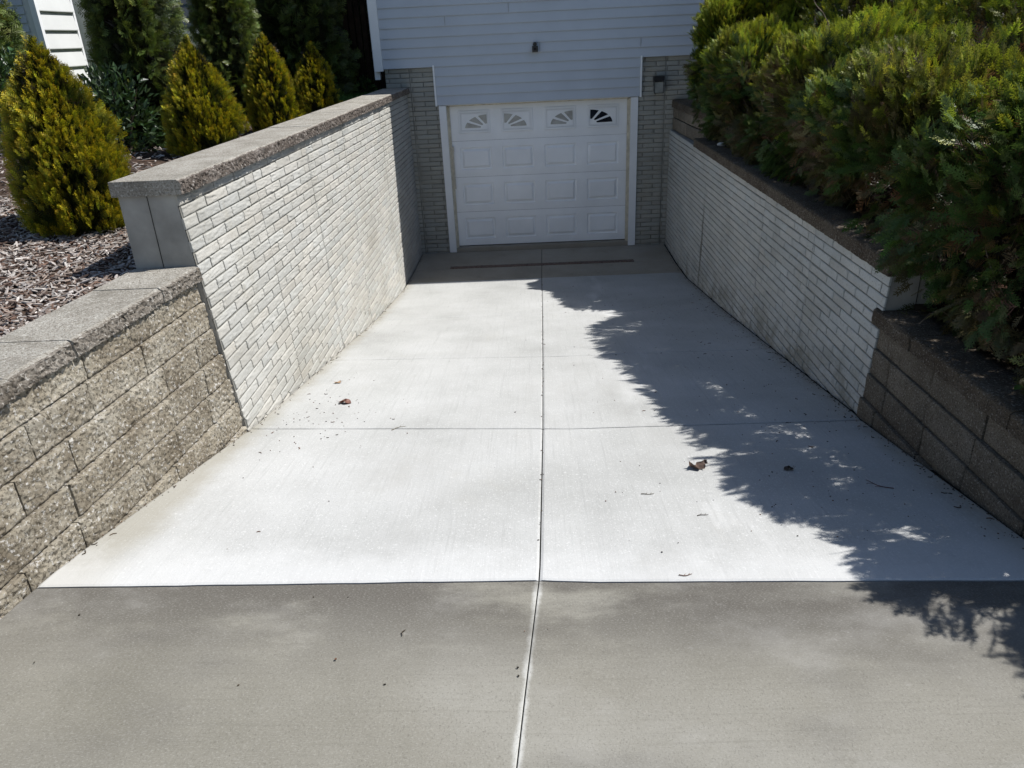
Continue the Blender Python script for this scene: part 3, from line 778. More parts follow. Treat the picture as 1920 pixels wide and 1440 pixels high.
rsf = np.random.RandomState(5)
FR_FINE = [frond(rsf, 6, 1, .028, spread=.40) for _ in range(6)]
FR_MID = [frond(rsf, 6, 0, .016) for _ in range(5)]
FR_GOLD = [frond(rsf, 5, 0, .020, curl=-.10, spread=.42) for _ in range(5)]
FR_DARK = [frond(rsf, 6, 0, .018, curl=.18) for _ in range(5)]

def hsvj(base, n, rs, v=.25, h=.08):
    b = np.asarray(base)[None] * np.exp(rs.randn(n, 1) * v) * (1 + rs.randn(n, 3) * h)
    return np.clip(b, .001, 1)

# hedge on the shaded side
def hedge():
    rs = np.random.RandomState(31)
    root = empty('hedge', (2.6, -4.5, 1.5), 'long tall green arborvitae hedge overhanging the shaded brick wall', 'hedge')
    #        y,   ry,  x,   rx,  base, top
    plants = [(-1.56, .52, 2.56, .92, 1.62, 3.24), (-2.32, 1.05, 2.70, .98, 1.62, 2.86), (-3.42, .85, 2.72, .92, 1.56, 2.14), (-4.50, 1.12, 2.66, .94, 1.52, 2.92),
              (-5.45, .9, 2.66, .94, 1.48, 2.76), (-6.35, 1.05, 2.63, .95, 1.40, 2.88), (-7.30, 1.0, 2.64, .98, 1.22, 2.76), (-8.25, .98, 2.70, .98, 1.06, 2.46),
              (-7.0, 1.2, 3.75, .9, 1.5, 3.3), (-5.0, 1.3, 3.7, .9, 1.5, 3.35), (-3.3, .9, 3.60, .9, 1.5, 3.3), (-2.1, 1.0, 3.65, .95, 1.5, 3.4), (-9.05, .62, 2.80, .80, 1.2, 2.56), (-1.5, .80, 3.15, .85, 1.5, 3.85), (-2.7, 1.1, 3.40, .90, 1.5, 3.65)]
    plants = [(a, b, c - (.07 if c < 2.78 and a < -2 else 0), d, e, f - (.06 if c < 2.78 and a < -2 else 0)) for a, b, c, d, e, f in plants]
    def rad(t):  # width along the height
        return np.interp(t, [0, .12, .35, .6, .8, .93, 1.0], [.76, .86, .94, 1.0, .97, .82, .30])
    Ps = []; Ns = []
    for pi_, (yc, ry, xc, rx, zb, zt) in enumerate(plants):
        n = 17000 if xc < 3.2 else 7000
        th = rs.uniform(0, 2 * pi, n); t = rs.uniform(0, 1, n) ** .9
        cap = rs.uniform(0, 1, n) < .28
        t = np.where(cap, .80 + .2 * rs.uniform(0, 1, n) ** .7, t)
        wob = 1 + .09 * fbm(np.stack([np.cos(th) * 1.6 + pi_ * 5, np.sin(th) * 1.6, t * 3], -1), 3) + .07 * fbm(np.stack([np.cos(th) * 5, np.sin(th) * 5 + pi_, t * 8], -1), 2)
        r = rad(t) * wob * (np.abs(np.cos(th)) ** 3 + np.abs(np.sin(th)) ** 3) ** (-1 / 3) * .95
        top = zt + .16 * fbm(np.stack([th * .8 + pi_ * 3, t, t * 0], -1), 2)
        P = np.stack([xc + rx * r * np.cos(th), yc + ry * r * np.sin(th), zb + t * (top - zb)], -1)
        slope = np.interp(t, [0, .3, .6, .8, 1], [-.35, -.2, .1, .6, 1.6])
        N = np.stack([np.cos(th), np.sin(th), slope], -1); N /= np.linalg.norm(N, axis=1)[:, None]
        ins = np.zeros(n, bool)
        for qi, (y2, ry2, x2, rx2, zb2, zt2) in enumerate(plants):
            if qi == pi_: continue
            tt = (P[:, 2] - zb2) / (zt2 - zb2)
            dd = ((P[:, 0] - x2) / rx2) ** 2 + ((P[:, 1] - y2) / ry2) ** 2
            ins |= (tt < 1) & (dd < (rad(np.clip(tt, 0, 1)) * .8) ** 2)
        keepm = ~ins & ((P[:, 0] < 3.0) | (rs.uniform(0, 1, n) < np.where(P[:, 2] > 2.3, .7, .3)))
        Ps.append(P[keepm]); Ns.append(N[keepm])
    P = np.concatenate(Ps); N = np.concatenate(Ns); n = len(P)
    depth = rs.uniform(0, 1, n) ** 1.6 * .24 + .10 * (fbm(P * 4.5 + 9, 2) < -.1)
    P = P - N * depth[:, None] - N * .07
    # bare patches where twigs show
    bare = np.zeros(n)
    for (by, bz, ry, rz) in ((-4.15, 2.28, .30, .30), (-3.7, 2.0, .35, .2), (-5.2, 1.95, .45, .25), (-6.6, 1.9, .35, .22)):
        bare = np.maximum(bare, np.exp(-((P[:, 1] - by) / ry) ** 2 - ((P[:, 2] - bz) / rz) ** 2) * (P[:, 0] < 2.3))
    bare = np.maximum(bare, 1.2 * ((P[:, 1] < -5.6) & (fbm(P * 3.3 + 21, 2) > .20)) * (P[:, 0] < 3.2))
    k = rs.uniform(0, 1, n) > bare * .80
    P, N, depth, bare = P[k], N[k], depth[k], bare[k]; n = len(P)
    up = np.array([0, 0, 1.0])
    cl_ = np.stack([fbm(P * 4.2 + 31 * q, 2) for q in range(3)], -1)      # neighbouring sprays lean the same way
    A = N * .9 + cl_ * 1.1 + rs.randn(n, 3) * .25 + up * (.30 + .5 * (P[:, 2:3] > 2.5) - .5 * (P[:, 2:3] < 1.95))
    R = np.stack([fbm(P * 3.1 + 77 + 31 * q, 2) for q in range(3)], -1) * 2.2 + rs.randn(n, 3) * .35; T = np.cross(N, up) * .7 + N * .35 + R * .8
    S = rs.uniform(.075, .155, n)
    clump = fbm(P * 5.5 + 3, 2)
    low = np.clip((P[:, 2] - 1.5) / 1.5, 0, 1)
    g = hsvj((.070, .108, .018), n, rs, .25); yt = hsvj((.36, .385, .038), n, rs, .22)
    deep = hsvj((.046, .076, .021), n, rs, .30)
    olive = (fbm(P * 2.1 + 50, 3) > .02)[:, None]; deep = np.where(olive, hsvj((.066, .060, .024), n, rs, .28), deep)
    w = (sstep(.48, .90, low + rs.randn(n) * .15) * (depth < .14))[:, None]  # sunlit hedge top put into the leaf colour, yellower with height
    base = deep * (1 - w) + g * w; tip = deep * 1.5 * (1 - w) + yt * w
    dead = (rs.uniform(0, 1, n) < .08 + .55 * bare + .14 * (depth > .15) + .26 * ((fbm(P * 2.6 + 8, 2) > .06) & (P[:, 2] < 2.45)))
    d = ~dead
    near = P[:, 1] < 9
    depth = np.clip(depth, 0, 1)
    mb = MB()
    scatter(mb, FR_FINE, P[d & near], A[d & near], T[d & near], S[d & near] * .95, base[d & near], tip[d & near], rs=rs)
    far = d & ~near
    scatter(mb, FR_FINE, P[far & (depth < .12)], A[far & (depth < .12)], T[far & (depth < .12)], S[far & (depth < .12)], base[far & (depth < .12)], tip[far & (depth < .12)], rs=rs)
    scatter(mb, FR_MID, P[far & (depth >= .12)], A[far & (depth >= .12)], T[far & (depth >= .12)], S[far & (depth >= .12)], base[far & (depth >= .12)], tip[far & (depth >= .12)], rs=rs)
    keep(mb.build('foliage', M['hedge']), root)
    mb = MB(); nd = dead.sum(); br = hsvj((.125, .082, .044), nd, rs, .35, .12)
    scatter(mb, FR_MID, P[dead] - N[dead] * .03, A[dead], T[dead], S[dead] * .8, br, br * 1.3, rs=rs)
    # inner mass of old brown foliage
    for (yc, ry, xc, rx, zb, zt) in plants:
        m = 1500 if yc > -6 else 700; th = rs.uniform(0, 2 * pi, m); t = rs.uniform(.04, .72, m); r = rad(t) * rs.uniform(.30, .62, m)
        Q = np.stack([xc + rx * r * np.cos(th), yc + ry * r * np.sin(th), zb + t * (zt - zb)], -1)
        br = hsvj((.035, .026, .014), m, rs, .3)
        scatter(mb, FR_MID, Q, rs.randn(m, 3), rs.randn(m, 3), rs.uniform(.16, .26, m), br, br, rs=rs)
    keep(mb.build('dead_foliage', M['hedge']), root)
    # stems and bare twigs
    mb = MB()
    for (yc, ry, xc, rx, zb, zt) in plants:
        for q in range(4):
            a = rs.uniform(0, 2 * pi); b = np.array([xc + .1 * cos(a), yc + .1 * sin(a), zb - .2])
            e = np.array([xc + .5 * rx * cos(a), yc + .5 * ry * sin(a), zt - .25])
            mb.tube([b, b * .5 + e * .5 + np.array([0, 0, .15]), e], [.035, .025, .008])
    def twig(p, d, L, r):
        pts = [p]; dd = np.array(d, float)
        for _ in range(5):
            dd = dd + rs.randn(3) * .22; dd /= np.linalg.norm(dd); pts.append(pts[-1] + dd * L / 5)
        mb.tube(pts, np.linspace(r, r * .35, 6), 4); return pts
    for (cy, cz, n_, sy, sz, xx) in ((-4.15, 2.12, 46, .20, .22, 2.02), (-3.6, 1.95, 22, .3, .15, 2.08), (-5.2, 1.88, 26, .4, .2, 1.98), (-6.6, 1.85, 24, .4, .2, 1.95), (-7.3, 1.8, 18, .4, .3, 1.95), (-4.5, 2.0, 30, 2.3, .4, 2.02)):
        for _ in range(n_):
            p = np.array([xx + rs.uniform(-.03, .12), cy + rs.randn() * sy, cz + rs.randn() * sz])
            pts = twig(p, (-.25 + rs.randn() * .2, rs.randn() * .5, 1.0), rs.uniform(.14, .38), rs.uniform(.0018, .0038))
            for q in (2, 3):
                if rs.rand() < .7: twig(pts[q], (rs.randn() * .5 - .2, rs.randn() * .7, .8), rs.uniform(.08, .18), .0015)
    keep(mb.build('branches', M['twig']), root)
hedge()

def cone_shrub(root, h, R, seed, variants, n, size, cols, mat, shape='gold', leaders=2, name='crown'):
    rs = np.random.RandomState(seed); mb = MB()
    t = 1 - rs.uniform(0, 1, n) ** .62; t = np.clip(t * 1.03, 0, 1) if shape == 'gold' else rs.uniform(0, 1, n)
    th = rs.uniform(0, 2 * pi, n)
    if shape == 'gold': prof_ = np.interp(t, [0, .06, .16, .32, .55, .75, .90, 1.0], [.72, .90, 1.0, 1.0, .86, .62, .34, .08])
    else: prof_ = np.interp(t, [0, .1, .3, .7, .9, 1], [1.0, 1.0, 1, .85, .5, .08])
    wob = 1 + .17 * fbm(np.stack([np.cos(th) * 2.2 + seed, np.sin(th) * 2.2, t * 4], -1), 2) + .12 * fbm(np.stack([np.cos(th) * 6, np.sin(th) * 6 + seed, t * 12], -1), 2)
    gap = fbm(np.stack([np.cos(th) * 4 + seed, np.sin(th) * 4, t * 7 + seed], -1), 2)
    depth = rs.uniform(0, 1, n) ** 1.4 * .34 + .24 * (gap < -.08)
    r = R * prof_ * wob * (1 - depth)
    P = np.stack([r * np.cos(th), r * np.sin(th), t * h * (1 + .03 * np.sin(th * 2 + seed))], -1)
    N = np.stack([np.cos(th), np.sin(th), np.full(n, .35)], -1)
    up = np.array([0, 0, 1.0])
    if shape == 'gold': A = up * 1.0 + N * .65 + rs.randn(n, 3) * .28
    else: A = N * .8 + up * rs.uniform(-.5, .8, (n, 1)) + rs.randn(n, 3) * .35
    T = np.cross(N, up) + rs.randn(n, 3) * .7
    S = rs.uniform(*size, n)
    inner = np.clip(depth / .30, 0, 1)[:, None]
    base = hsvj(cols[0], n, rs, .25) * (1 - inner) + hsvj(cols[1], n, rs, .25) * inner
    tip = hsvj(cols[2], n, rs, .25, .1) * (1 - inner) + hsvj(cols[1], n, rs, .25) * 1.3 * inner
    scatter(mb, variants, P - N * S[:, None] * .45, A, T, S, base, tip, rs=rs)
    # leaders poking from the top
    for q in range(leaders):
        m = 26; a = rs.uniform(0, 6.28); o = np.array([cos(a), sin(a), 0]) * R * rs.uniform(.02, .16)
        z = np.linspace(h * .86, h * (1.03 + .03 * q), m)
        Q = o[None] + np.stack([np.zeros(m), np.zeros(m), z], -1); NN = rs.randn(m, 3) * .5; NN[:, 2] = 1.1
        scatter(mb, variants, Q, NN, rs.randn(m, 3), np.full(m, size[0] * .8), hsvj(cols[0], m, rs, .2), hsvj(cols[2], m, rs, .2), rs=rs)
    # inner old growth
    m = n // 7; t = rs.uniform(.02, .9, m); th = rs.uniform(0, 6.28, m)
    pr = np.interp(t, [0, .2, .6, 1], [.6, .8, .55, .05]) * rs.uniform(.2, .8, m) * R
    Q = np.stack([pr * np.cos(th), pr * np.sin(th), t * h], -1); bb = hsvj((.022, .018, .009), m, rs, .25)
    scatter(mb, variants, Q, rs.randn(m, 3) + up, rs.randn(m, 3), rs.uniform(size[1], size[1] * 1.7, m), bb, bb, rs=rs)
    o = mb.build(name, mat); o.parent = root
    tk = MB(); tk.tube([(0, 0, -.15), (.01, 0, h * .4), (0, .01, h * .9)], [R * .09 + .01, R * .06 + .008, .006], 8)
    o2 = tk.build('trunk', M['bark']); o2.parent = root
    return o

GOLD = [(.135, .158, .014), (.022, .036, .008), (.60, .46, .018)]
gold = [(-3.05, -6.10, 1.84, 1.06, .365, 'largest golden arborvitae bush, two pointed tips, at the open mulch by the block wall', 2, 13000),
        (-2.99, -4.02, 1.97, .93, .335, 'second golden arborvitae bush along the capped wall, rounded, with a small side tip', 2, 9000),
        (-2.86, -2.38, 1.99, .95, .30, 'slim golden arborvitae bush with one long thin leader, third along the capped wall', 1, 7000),
        (-2.71, -1.08, 2.03, .80, .29, 'smallest golden arborvitae bush, nearest the grey sided house', 1, 6000)]
for i, (x, y, z, h, R, lab, ld, n) in enumerate(gold):
    r = empty('golden_arborvitae', (x, y, z), lab, 'shrub', 'golden arborvitae shrubs in the planting bed')
    cone_shrub(r, h, R, 40 + i, FR_GOLD, n, (.042, .085), GOLD, M['gold'], leaders=ld)

DK = [(.080, .112, .026), (.032, .042, .015), (.17, .215, .042)]
proto = []
for i in range(3):
    r = empty('evergreen_tree', (0, 0, 0)); cone_shrub(r, 4.2, .80, 70 + i, FR_DARK, 7500, (.14, .26), DK, M['dark'], shape='col', leaders=1); proto.append(r)
def copy_tree(o):
    c = o.copy(); COL.objects.link(c)
    for ch in o.children:
        d = ch.copy(); COL.objects.link(d); d.parent = c
    return c
trees = [(-3.74, -3.25, .54, 'dark columnar evergreen behind the gap between the first two golden bushes'),
         (-3.58, -1.35, .52, 'dark columnar evergreen directly behind the second and third golden bushes'),
         (-3.32, .85, .85, 'dark columnar evergreen rising behind the slim third golden bush'),
         (-3.10, 2.7, .95, 'dark loose evergreen beside the board fence, behind the smallest golden bush'),
         (-7.95, .5, .95, 'dark evergreen at the left picture edge beside the neighbouring house'),
         (-3.0, 4.6, 1.1, 'tall dark evergreen standing beyond the board fence'),
         (-4.75, 3.6, 1.0, 'tall dark evergreen in the back row, behind the second and third golden bushes'),
         (-6.40, 2.3, .66, 'dark evergreen just right of the white neighbouring siding, above the broad leaved shrub')]
for i, (x, y, s, lab) in enumerate(trees):
    r = proto[i] if i < 3 else copy_tree(proto[i % 3])
    r.location = (x, y, 1.9); r.scale = (s, s, s); r.rotation_euler = (0, 0, i * 2.1)
    tag(r, lab, 'tree', 'dark evergreens behind the planting bed')

# low leafy shrubs under the evergreens
def leafy(loc, R, h, seed, label, col, n=900, name='broadleaf_shrub'):
    rs = np.random.RandomState(seed); root = empty(name, loc, label, 'shrub'); mb = MB()
    d = rs.randn(n, 3); d /= np.linalg.norm(d, axis=1)[:, None]; d[:, 2] = np.abs(d[:, 2])
    P = d * np.array([R, R, h]) * (rs.uniform(.35, 1, (n, 1)) ** .5) * (1 + .2 * fbm(d * 3 + seed, 2))[:, None]
    leafv = np.array([(0, 0, 0), (.45, -.24, .05), (1, 0, -.08), (.45, .24, .05)])
    L = (leafv, np.array([(0, 1, 2, 3)]), np.array([0, .5, 1, .5]))
    c = hsvj(col, n, rs, .3)
    scatter(mb, [L], P, d + rs.randn(n, 3) * .5, rs.randn(n, 3) + np.array([0, 0, 1.5]), rs.uniform(.05, .09, n), c, c * 1.2, rs=rs)
    o = mb.build('foliage', M['dark']); o.parent = root
    tk = MB()
    for q in range(6):
        a = q * 1.05; tk.tube([(0, 0, -.1), (cos(a) * R * .3, sin(a) * R * .3, h * .4), (cos(a) * R * .6, sin(a) * R * .6, h * .75)], [.015, .01, .004], 4)
    o2 = tk.build('stems', M['bark']); o2.parent = root
leafy((-3.15, 1.0, 2.15), .33, .62, 3, 'dark green leafy shrub between the smallest golden bush and the fence', (.045, .085, .03))
leafy((-2.55, 1.15, 2.15), .17, .2, 4, 'small pale green leafy plant at the foot of the fence', (.07, .12, .035), 300)
leafy((-5.55, -2.6, 1.95), .55, 1.05, 6, 'green leafy shrub at the left edge behind the largest golden bush', (.040, .075, .022), 2600)
leafy((-3.86, -3.75, 1.93), .40, .85, 8, 'dark leafy shrub filling the gap between the two largest golden bushes', (.030, .055, .020), 2200)

# broad-leaved weed at the hedge foot
wd = empty('weed', (1.93, -8.0, 1.33), 'broad leaved green weed at the foot of the hedge above the brown blocks', 'plant')
mb = MB()
def leafblade(mb, base, d, L, w, col, nseg=6):
    d = np.array(d, float); d /= np.linalg.norm(d); s = np.cross(d, (0, 0, 1.)); s /= np.linalg.norm(s); n = np.cross(s, d)
    t = np.linspace(0, 1, nseg); V = []
    for q in t:
        ww = w * sin(pi * min(1, q * .92 + .06)) ** .8; c = np.array(base) + d * L * q - np.array([0, 0, 1]) * .18 * L * q * q
        V += [c - s * ww + n * ww * .25, c, c + s * ww + n * ww * .25]
    mb.add(V, grid_faces(nseg, 3), 0, col)
for (b, d, L, w) in (((1.86, -8.02, 1.42), (-.8, -.3, .25), .085, .022), ((1.90, -8.03, 1.40), (-.6, -.7, .1), .08, .02), ((1.90, -7.97, 1.46), (-.4, .4, .8), .06, .018), ((1.88, -8.02, 1.47), (-.5, -.4, .7), .05, .015)):
    leafblade(mb, b, d, L, w, (.06, .14, .03))
keep(mb.build('leaves', M['hedge']), wd)
mb = MB(); mb.tube([(1.95, -8.0, 1.30), (1.93, -8.0, 1.4), (1.88, -8.02, 1.46)], [.003, .0025, .002], 4); keep(mb.build('stem', M['twig']), wd)

# ------------------------------------------------------------------ mulch, litter, grass
def mulch():
    rs = np.random.RandomState(9); mb = MB()
    xs = np.arange(-5.4, -2.16, .12); ys = np.arange(-10.4, -.5, .12)
    X, Y = np.meshgrid(xs, ys, indexing='ij')
    Z = hl(X, Y) + .02 + .015 * fbm(np.stack([X * 2, Y * 2, X * 0], -1), 3) + .01 * fbm(np.stack([X * 9, Y * 9, X * 0], -1), 2)
    k = X > -2.16 - 0
    lim = lambda y: np.where(y > LEND, xl(y, LT) - .29, lface(y, 1.7) - .27)
    Xc = np.minimum(X, lim(Y))
    mb.add(np.stack([Xc, Y, Z], -1).reshape(-1, 3), grid_faces(len(xs), len(ys)), 1)
    n1, n2 = 15000, 9000
    x = np.concatenate([rs.uniform(-3.9, -2.2, n1), rs.uniform(-5.3, -2.2, n2)]); y = np.concatenate([rs.uniform(-9.3, -5.5, n1), rs.uniform(-10.3, -.6, n2)])
    ok = x < lim(y) - .005
    x, y = x[ok], y[ok]; n = len(x)
    z = hl(x, y) + .026 + .015 * fbm(np.stack([x * 2, y * 2, x * 0], -1), 3) + rs.uniform(0, .014, n)
    L = rs.gamma(3, .011, n) + .012; W = rs.uniform(.003, .0085, n); a = rs.uniform(0, 2 * pi, n); tl = rs.randn(n) * .28
    d = np.stack([np.cos(a) * np.cos(tl), np.sin(a) * np.cos(tl), np.sin(tl)], -1)
    s = np.stack([-np.sin(a), np.cos(a), rs.randn(n) * .35], -1); s /= np.linalg.norm(s, axis=1)[:, None]
    u = np.cross(d, s)
    P = np.stack([x, y, z], -1)
    c = np.array([(.37, .33, .30), (.23, .185, .155), (.13, .08, .058), (.075, .05, .04), (.50, .46, .42), (.26, .20, .165)])[rs.choice(6, n, p=[.27, .2, .16, .12, .15, .1])] * rs.uniform(.7, 1.25, (n, 1))
    th = W * rs.uniform(.25, .5, n)
    bow = rs.uniform(-.1, .2, n) * L
    V = []
    for (e, q) in ((-.5, .5), (0, 1.), (.5, .35)):
        ctr = P + d * (L * e)[:, None] + u * (bow * (.25 - e * e))[:, None]
        for (i, j) in ((-1, -1), (1, -1), (1, 1), (-1, 1)):
            V.append(ctr + s * (W * q * i)[:, None] + u * (th * j)[:, None])
    V = np.stack(V, 1)
    f = []
    for r in (0, 4):
        for i in range(4): f.append((r + i, r + (i + 1) % 4, r + 4 + (i + 1) % 4, r + 4 + i))
    f += [(0, 3, 2, 1), (8, 9, 10, 11)]
    F = (np.array(f)[None] + (np.arange(n) * 12)[:, None, None]).reshape(-1, 4)
    mb.add(V.reshape(-1, 3), F, 0, np.repeat(c, 12, 0))
    tag(mb.build('mulch', [M['chip'], simple('mulch_bed_soil', (.05, .034, .025), 1, .1, .4, 25, bump=.8)]), 'shredded bark mulch, sun bleached to grey and brown, covering the planting bed', 'mulch', kind='stuff')
mulch()

def grass():
    rs = np.random.RandomState(19); mb = MB(); n = 9000
    x = rs.uniform(-4.2, -2.06, n); y = rs.uniform(-.5, 2.6, n)
    z = hl(x, y) + .02; a = rs.uniform(0, 6.28, n); h = rs.uniform(.03, .085, n)
    P = np.stack([x, y, z], -1); s = np.stack([np.cos(a), np.sin(a), a * 0], -1) * .0035; ln = np.stack([rs.randn(n) * .02, rs.randn(n) * .02, h], -1)
    V = np.stack([P - s, P + s, P + ln + s * .2, P + ln - s * .2], 1)
    c = hsvj((.06, .13, .02), n, rs, .25)
    mb.add(V.reshape(-1, 3), (np.array([[0, 1, 2, 3]])[None] + (np.arange(n) * 4)[:, None, None]).reshape(-1, 4), 0, np.repeat(c, 4, 0))
    tag(mb.build('grass', M['grass']), 'patch of short green lawn grass behind the capped brick wall', 'grass', kind='stuff')
grass()

def litter():
    rs = np.random.RandomState(29); mb = MB()
    # crumbs: position lists with denser drifts along the walls and under the hedge
    xs, ys = [], []
    def add(n, fx, fy): xs.append(fx(n)); ys.append(fy(n))
    add(130, lambda n: rs.uniform(.1, 1.6, n), lambda n: rs.uniform(-8.5, -2.0, n))
    add(150, lambda n: rs.uniform(.9, 1.66, n), lambda n: rs.uniform(-8.5, -3, n))
    add(60, lambda n: rs.uniform(-1.7, 1.6, n), lambda n: rs.uniform(-8.5, -1.5, n))
    add(90, lambda n: -1.72 + np.abs(rs.randn(n)) * .25, lambda n: -6.8 + rs.randn(n) * .35)
    add(12, lambda n: rs.uniform(-1.9, .2, n), lambda n: rs.uniform(-9.3, -8.75, n))
    add(170, lambda n: 1.60 + rs.randn(n) * .03, lambda n: rs.uniform(-8.5, -1.6, n))
    for (edge, sg, m) in ((LE, 1, 240), (RE, -1, 420)):       # silt and needles gathered along the wall feet
        yy = rs.uniform(-8.6, -.3, m); xs.append(np.array([float(edge(q)) for q in yy]) + sg * (.008 + np.abs(rs.randn(m)) * .022)); ys.append(yy)
    yy = rs.uniform(-8.4, -1.6, 90); xs.append(jx(yy) + rs.randn(90) * .006); ys.append(yy)
    x = np.concatenate(xs); y = np.concatenate(ys)
    ok = np.array([LE(b) + .004 < a < RE(b) - .002 for a, b in zip(x, y)])
    x, y = x[ok], y[ok]; n = len(x)
    big = rs.uniform(0, 1, n) < .12
    L = np.where(big, rs.uniform(.012, .030, n), rs.uniform(.003, .008, n)); W = np.where(big, rs.uniform(.0012, .0022, n), L * rs.uniform(.25, .5, n)); H = np.where(big, .003, L * .3)
    a = rs.uniform(0, 6.28, n)
    d = np.stack([np.cos(a), np.sin(a), a * 0], -1); s = np.stack([-np.sin(a), np.cos(a), a * 0], -1)
    z = gz2(x, y) + np.where(y < -8.70, -.006, 0) + .0015
    # follow the slope
    d[:, 2] = (gz(y + d[:, 1] * .01) - gz(y)) * 100; s[:, 2] = (gz(y + s[:, 1] * .01) - gz(y)) * 100
    P = np.stack([x, y, z], -1); up = np.array([0, 0, 1.])
    V = []
    for e, q, b in ((-1, .5, 0), (0, 1, .6), (1, .4, .1)):
        c = P + d * (L * e * .5)[:, None] + s * (b * L * np.where(big, .5, .15))[:, None]
        for i, j in ((-1, 0), (1, 0), (1, 1), (-1, 1)): V.append(c + s * (W * q * i)[:, None] + up * (H * j)[:, None])
    V = np.stack(V, 1); f = []
    for r in (0, 4):
        for i in range(4): f.append((r + i, r + (i + 1) % 4, r + 4 + (i + 1) % 4, r + 4 + i))
    f += [(0, 3, 2, 1), (8, 9, 10, 11)]
    F = (np.array(f)[None] + (np.arange(n) * 12)[:, None, None]).reshape(-1, 4)
    c = np.array([(.06, .045, .03), (.10, .065, .04), (.035, .03, .022), (.14, .07, .04)])[rs.randint(0, 4, n)] * rs.uniform(.7, 1.3, (n, 1))
    mb.add(V.reshape(-1, 3), F, 0, np.repeat(c, 12, 0))
    tag(mb.build('leaf_litter', M['litter']), 'scattered dark crumbs of dry leaves and twigs on the driveway', 'leaf litter', kind='stuff')
litter()

def dry_leaf(x, y, L, rot, seed, label, col, curl=.5, lobes=5):
    rs = np.random.RandomState(seed); mb = MB(); z = float(gz2(x, y)) + .004
    n = 14; t = np.linspace(0, 1, n); V = []
    for q in t:
        w = L * .34 * (sin(pi * min(1, q * .96 + .03)) ** .7) * (1 + .35 * sin(q * lobes * 2 * pi + seed)) + .0015
        for k in np.linspace(-1, 1, 7):
            px = (q - .5) * L; py = k * w
            pz = curl * L * (.38 * k * k * (.5 + .5 * sin(q * 5 + seed)) + .10 * sin(q * 7 + seed)) + .018 * L * vnoise(np.array([[q * 9, k * 4, seed]]))[0] + .10 * L * curl
            V.append((px, py, max(.0015, pz)))
    V = np.array(V); c, s = cos(rot), sin(rot)
    V = np.stack([x + V[:, 0] * c - V[:, 1] * s, y + V[:, 0] * s + V[:, 1] * c, V[:, 2]], -1); V[:, 2] += gz2(V[:, 0], V[:, 1]) + .0025
    cc = np.array(col)[None] * (1 + .35 * fbm(V * 60 + seed, 2))[:, None]
    mb.add(V, grid_faces(n, 7), 0, np.clip(cc, .005, 1))
    e = V[3]; b = V[(n - 1) * 7 + 3]
    mb.tube([b, b + (b - V[(n - 2) * 7 + 3]) * 1.2 + np.array([0, 0, .006]), b + (b - V[(n - 2) * 7 + 3]) * 3 + np.array([0, 0, .010])], [.0012, .001, .0008], 4, 0, (.06, .035, .02))
    tag(mb.build('fallen_leaf', M['leaf'], loc=(x, y, z)), label, 'leaf', 'fallen leaves on the driveway')
dry_leaf(.595, -7.66, .098, .3, 2, 'large curled brown leaf at the edge of the hedge shadow on the driveway', (.12, .08, .06), .75, 3)
dry_leaf(-1.425, -6.53, .085, 2.9, 5, 'reddish brown curled leaf on bright concrete near the sunlit brick wall', (.16, .075, .055), .5, 2)
dry_leaf(-1.59, -6.03, .055, .9, 8, 'small pale tan leaf close to the sunlit brick wall', (.33, .22, .14), .4, 2)
dry_leaf(1.02, -7.72, .05, .2, 11, 'small dark leaf in the hedge shadow, towards the brown block wall', (.04, .028, .02), .5, 2)
def twig_on_drive(x, y, L, rot, seed, label, col):
    rs = np.random.RandomState(seed); mb = MB(); c, s = cos(rot), sin(rot)
    pts = []
    for q in np.linspace(-.5, .5, 7):
        py = .10 * L * sin(q * 5 + seed); X = x + q * L * c - py * s; Y = y + q * L * s + py * c
        pts.append((X, Y, float(gz2(X, Y)) + .003 + (-.006 if Y < -8.68 else 0)))
    mb.tube(pts, np.linspace(.0022, .001, 7), 4, 0, col)
    for k in (2, 4):
        p = np.array(pts[k]); e = p + np.array([cos(rot + .8), sin(rot + .8), 0]) * L * .25; e[2] = gz2(e[0], e[1]) + .004 + (-.006 if e[1] < -8.68 else 0); mb.tube([p, (p + e) / 2 + np.array([0, 0, .002]), e], .0009, 4, 0, col)
    tag(mb.build('twig', M['litter'], loc=(x, y, float(gz(y)))), label, 'twig', 'twigs on the driveway')
twig_on_drive(-1.0, -7.03, .10, .7, 1, 'forked dry twig on bright concrete left of the centre joint', (.13, .11, .07))
twig_on_drive(1.36, -7.93, .13, 2.3, 2, 'reddish forked twig in shade near the brown block wall', (.10, .03, .025))
twig_on_drive(.50, -8.18, .05, .3, 3, 'short dark twig on bright concrete between centre joint and hedge shadow', (.05, .04, .03))
twig_on_drive(.30, -7.95, .06, .1, 4, 'tiny branched sprig on bright concrete beyond the short dark twig', (.08, .07, .04))
twig_on_drive(.33, -8.655, .05, .05, 5, 'small brown twig lying along the seam of the light and dark concrete', (.14, .07, .04))
def pebble(x, y, z, r, seed, label):
    mb = MB(); u = np.linspace(.02, pi - .02, 7); w = np.linspace(0, 2 * pi, 11)
    U, W = np.meshgrid(u, w, indexing='ij'); D = np.stack([np.sin(U) * np.cos(W), np.sin(U) * np.sin(W) * .6, np.cos(U) * .45], -1)
    D = D * (1 + .2 * fbm(D * 2 + seed, 2))[..., None] * r + np.array([x, y, z + r * .4])
    mb.add(D.reshape(-1, 3), grid_faces(7, 11)); tag(mb.build('stone', M['stone'], smooth=True, loc=(x, y, z)), label, 'stone')
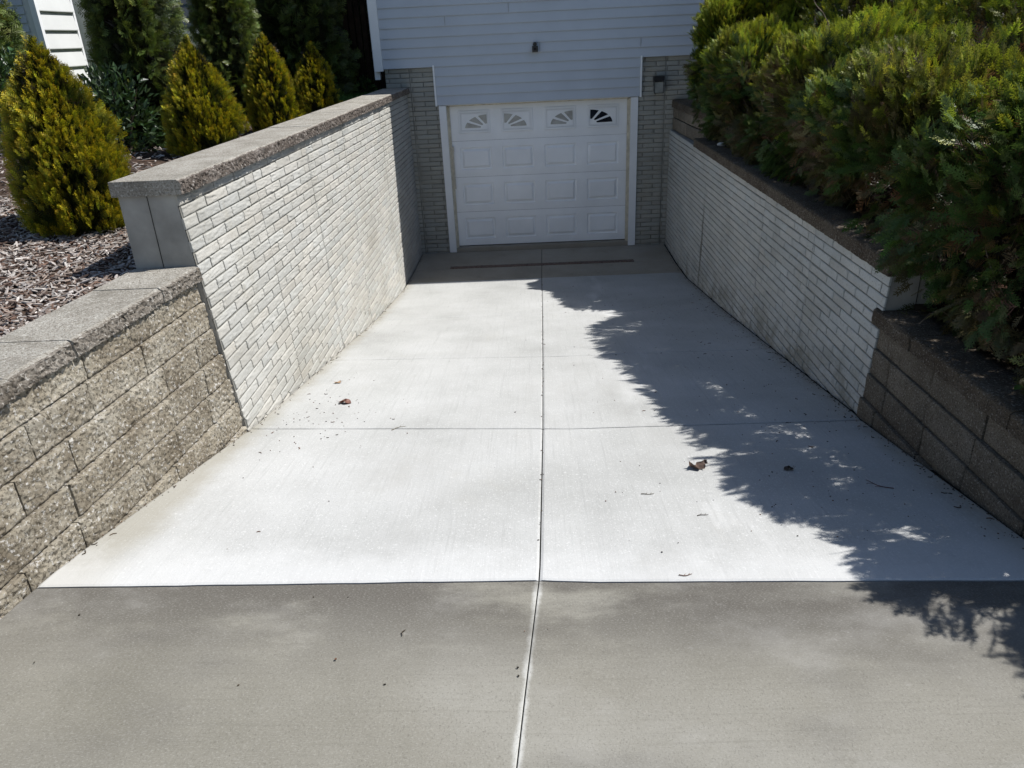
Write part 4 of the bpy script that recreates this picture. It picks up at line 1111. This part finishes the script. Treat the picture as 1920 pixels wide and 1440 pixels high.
pebble(1.93, -.95, 1.968, .035, 1, 'white pebble lying on the dark upper cap beside the house')
pebble(1.90, -2.45, 1.677, .045, 2, 'pale flat stone lying on the dark lower cap at the step in the wall')

# ------------------------------------------------------------------ camera, light, world
F, YAW, PIT, ROLL, CX, CY, CZ = 1424.777, -.0297, .4304, -.0484, -.2119, -10.9233, 2.8569
cy, sy, cp, sp = cos(YAW), sin(YAW), cos(PIT), sin(PIT)
fw = np.array([sy * cp, cy * cp, -sp]); rt = np.array([cy, -sy, 0]); u = np.cross(rt, fw)
r2 = cos(ROLL) * rt + sin(ROLL) * u; u2 = -sin(ROLL) * rt + cos(ROLL) * u
cam = bpy.data.cameras.new('camera'); co = bpy.data.objects.new('camera', cam); COL.objects.link(co)
cam.sensor_fit = 'HORIZONTAL'; cam.sensor_width = 36; cam.lens = F * 36 / 1920; cam.clip_start = .05; cam.clip_end = 1000
co.matrix_world = Matrix(((r2[0], u2[0], -fw[0], CX), (r2[1], u2[1], -fw[1], CY), (r2[2], u2[2], -fw[2], CZ), (0, 0, 0, 1)))
scn.camera = co
S = Vector((.68, .14, 1.0)).normalized()
el = math.asin(S.z); az = atan2(S.x, S.y)
sun = bpy.data.lights.new('sun', 'SUN'); sun.energy = 4.6; sun.angle = radians(.53); sun.color = (1, .98, .95)
so = bpy.data.objects.new('sun', sun); COL.objects.link(so); so.rotation_euler = S.to_track_quat('Z', 'Y').to_euler(); so.location = (5, 0, 12)
w = bpy.data.worlds.new('World'); scn.world = w; w.use_nodes = True
nt = w.node_tree; bg = nt.nodes['Background']; sky = nt.nodes.new('ShaderNodeTexSky'); sky.sky_type = 'NISHITA'
sky.sun_disc = False; sky.sun_elevation = el; sky.sun_rotation = az; sky.air_density = 1.0; sky.dust_density = .6; sky.ozone_density = 1.5
nt.links.new(sky.outputs[0], bg.inputs[0]); bg.inputs[1].default_value = .078
vs = scn.view_settings; vs.view_transform = 'Standard'; vs.look = 'None'; vs.exposure = .50; vs.gamma = 1
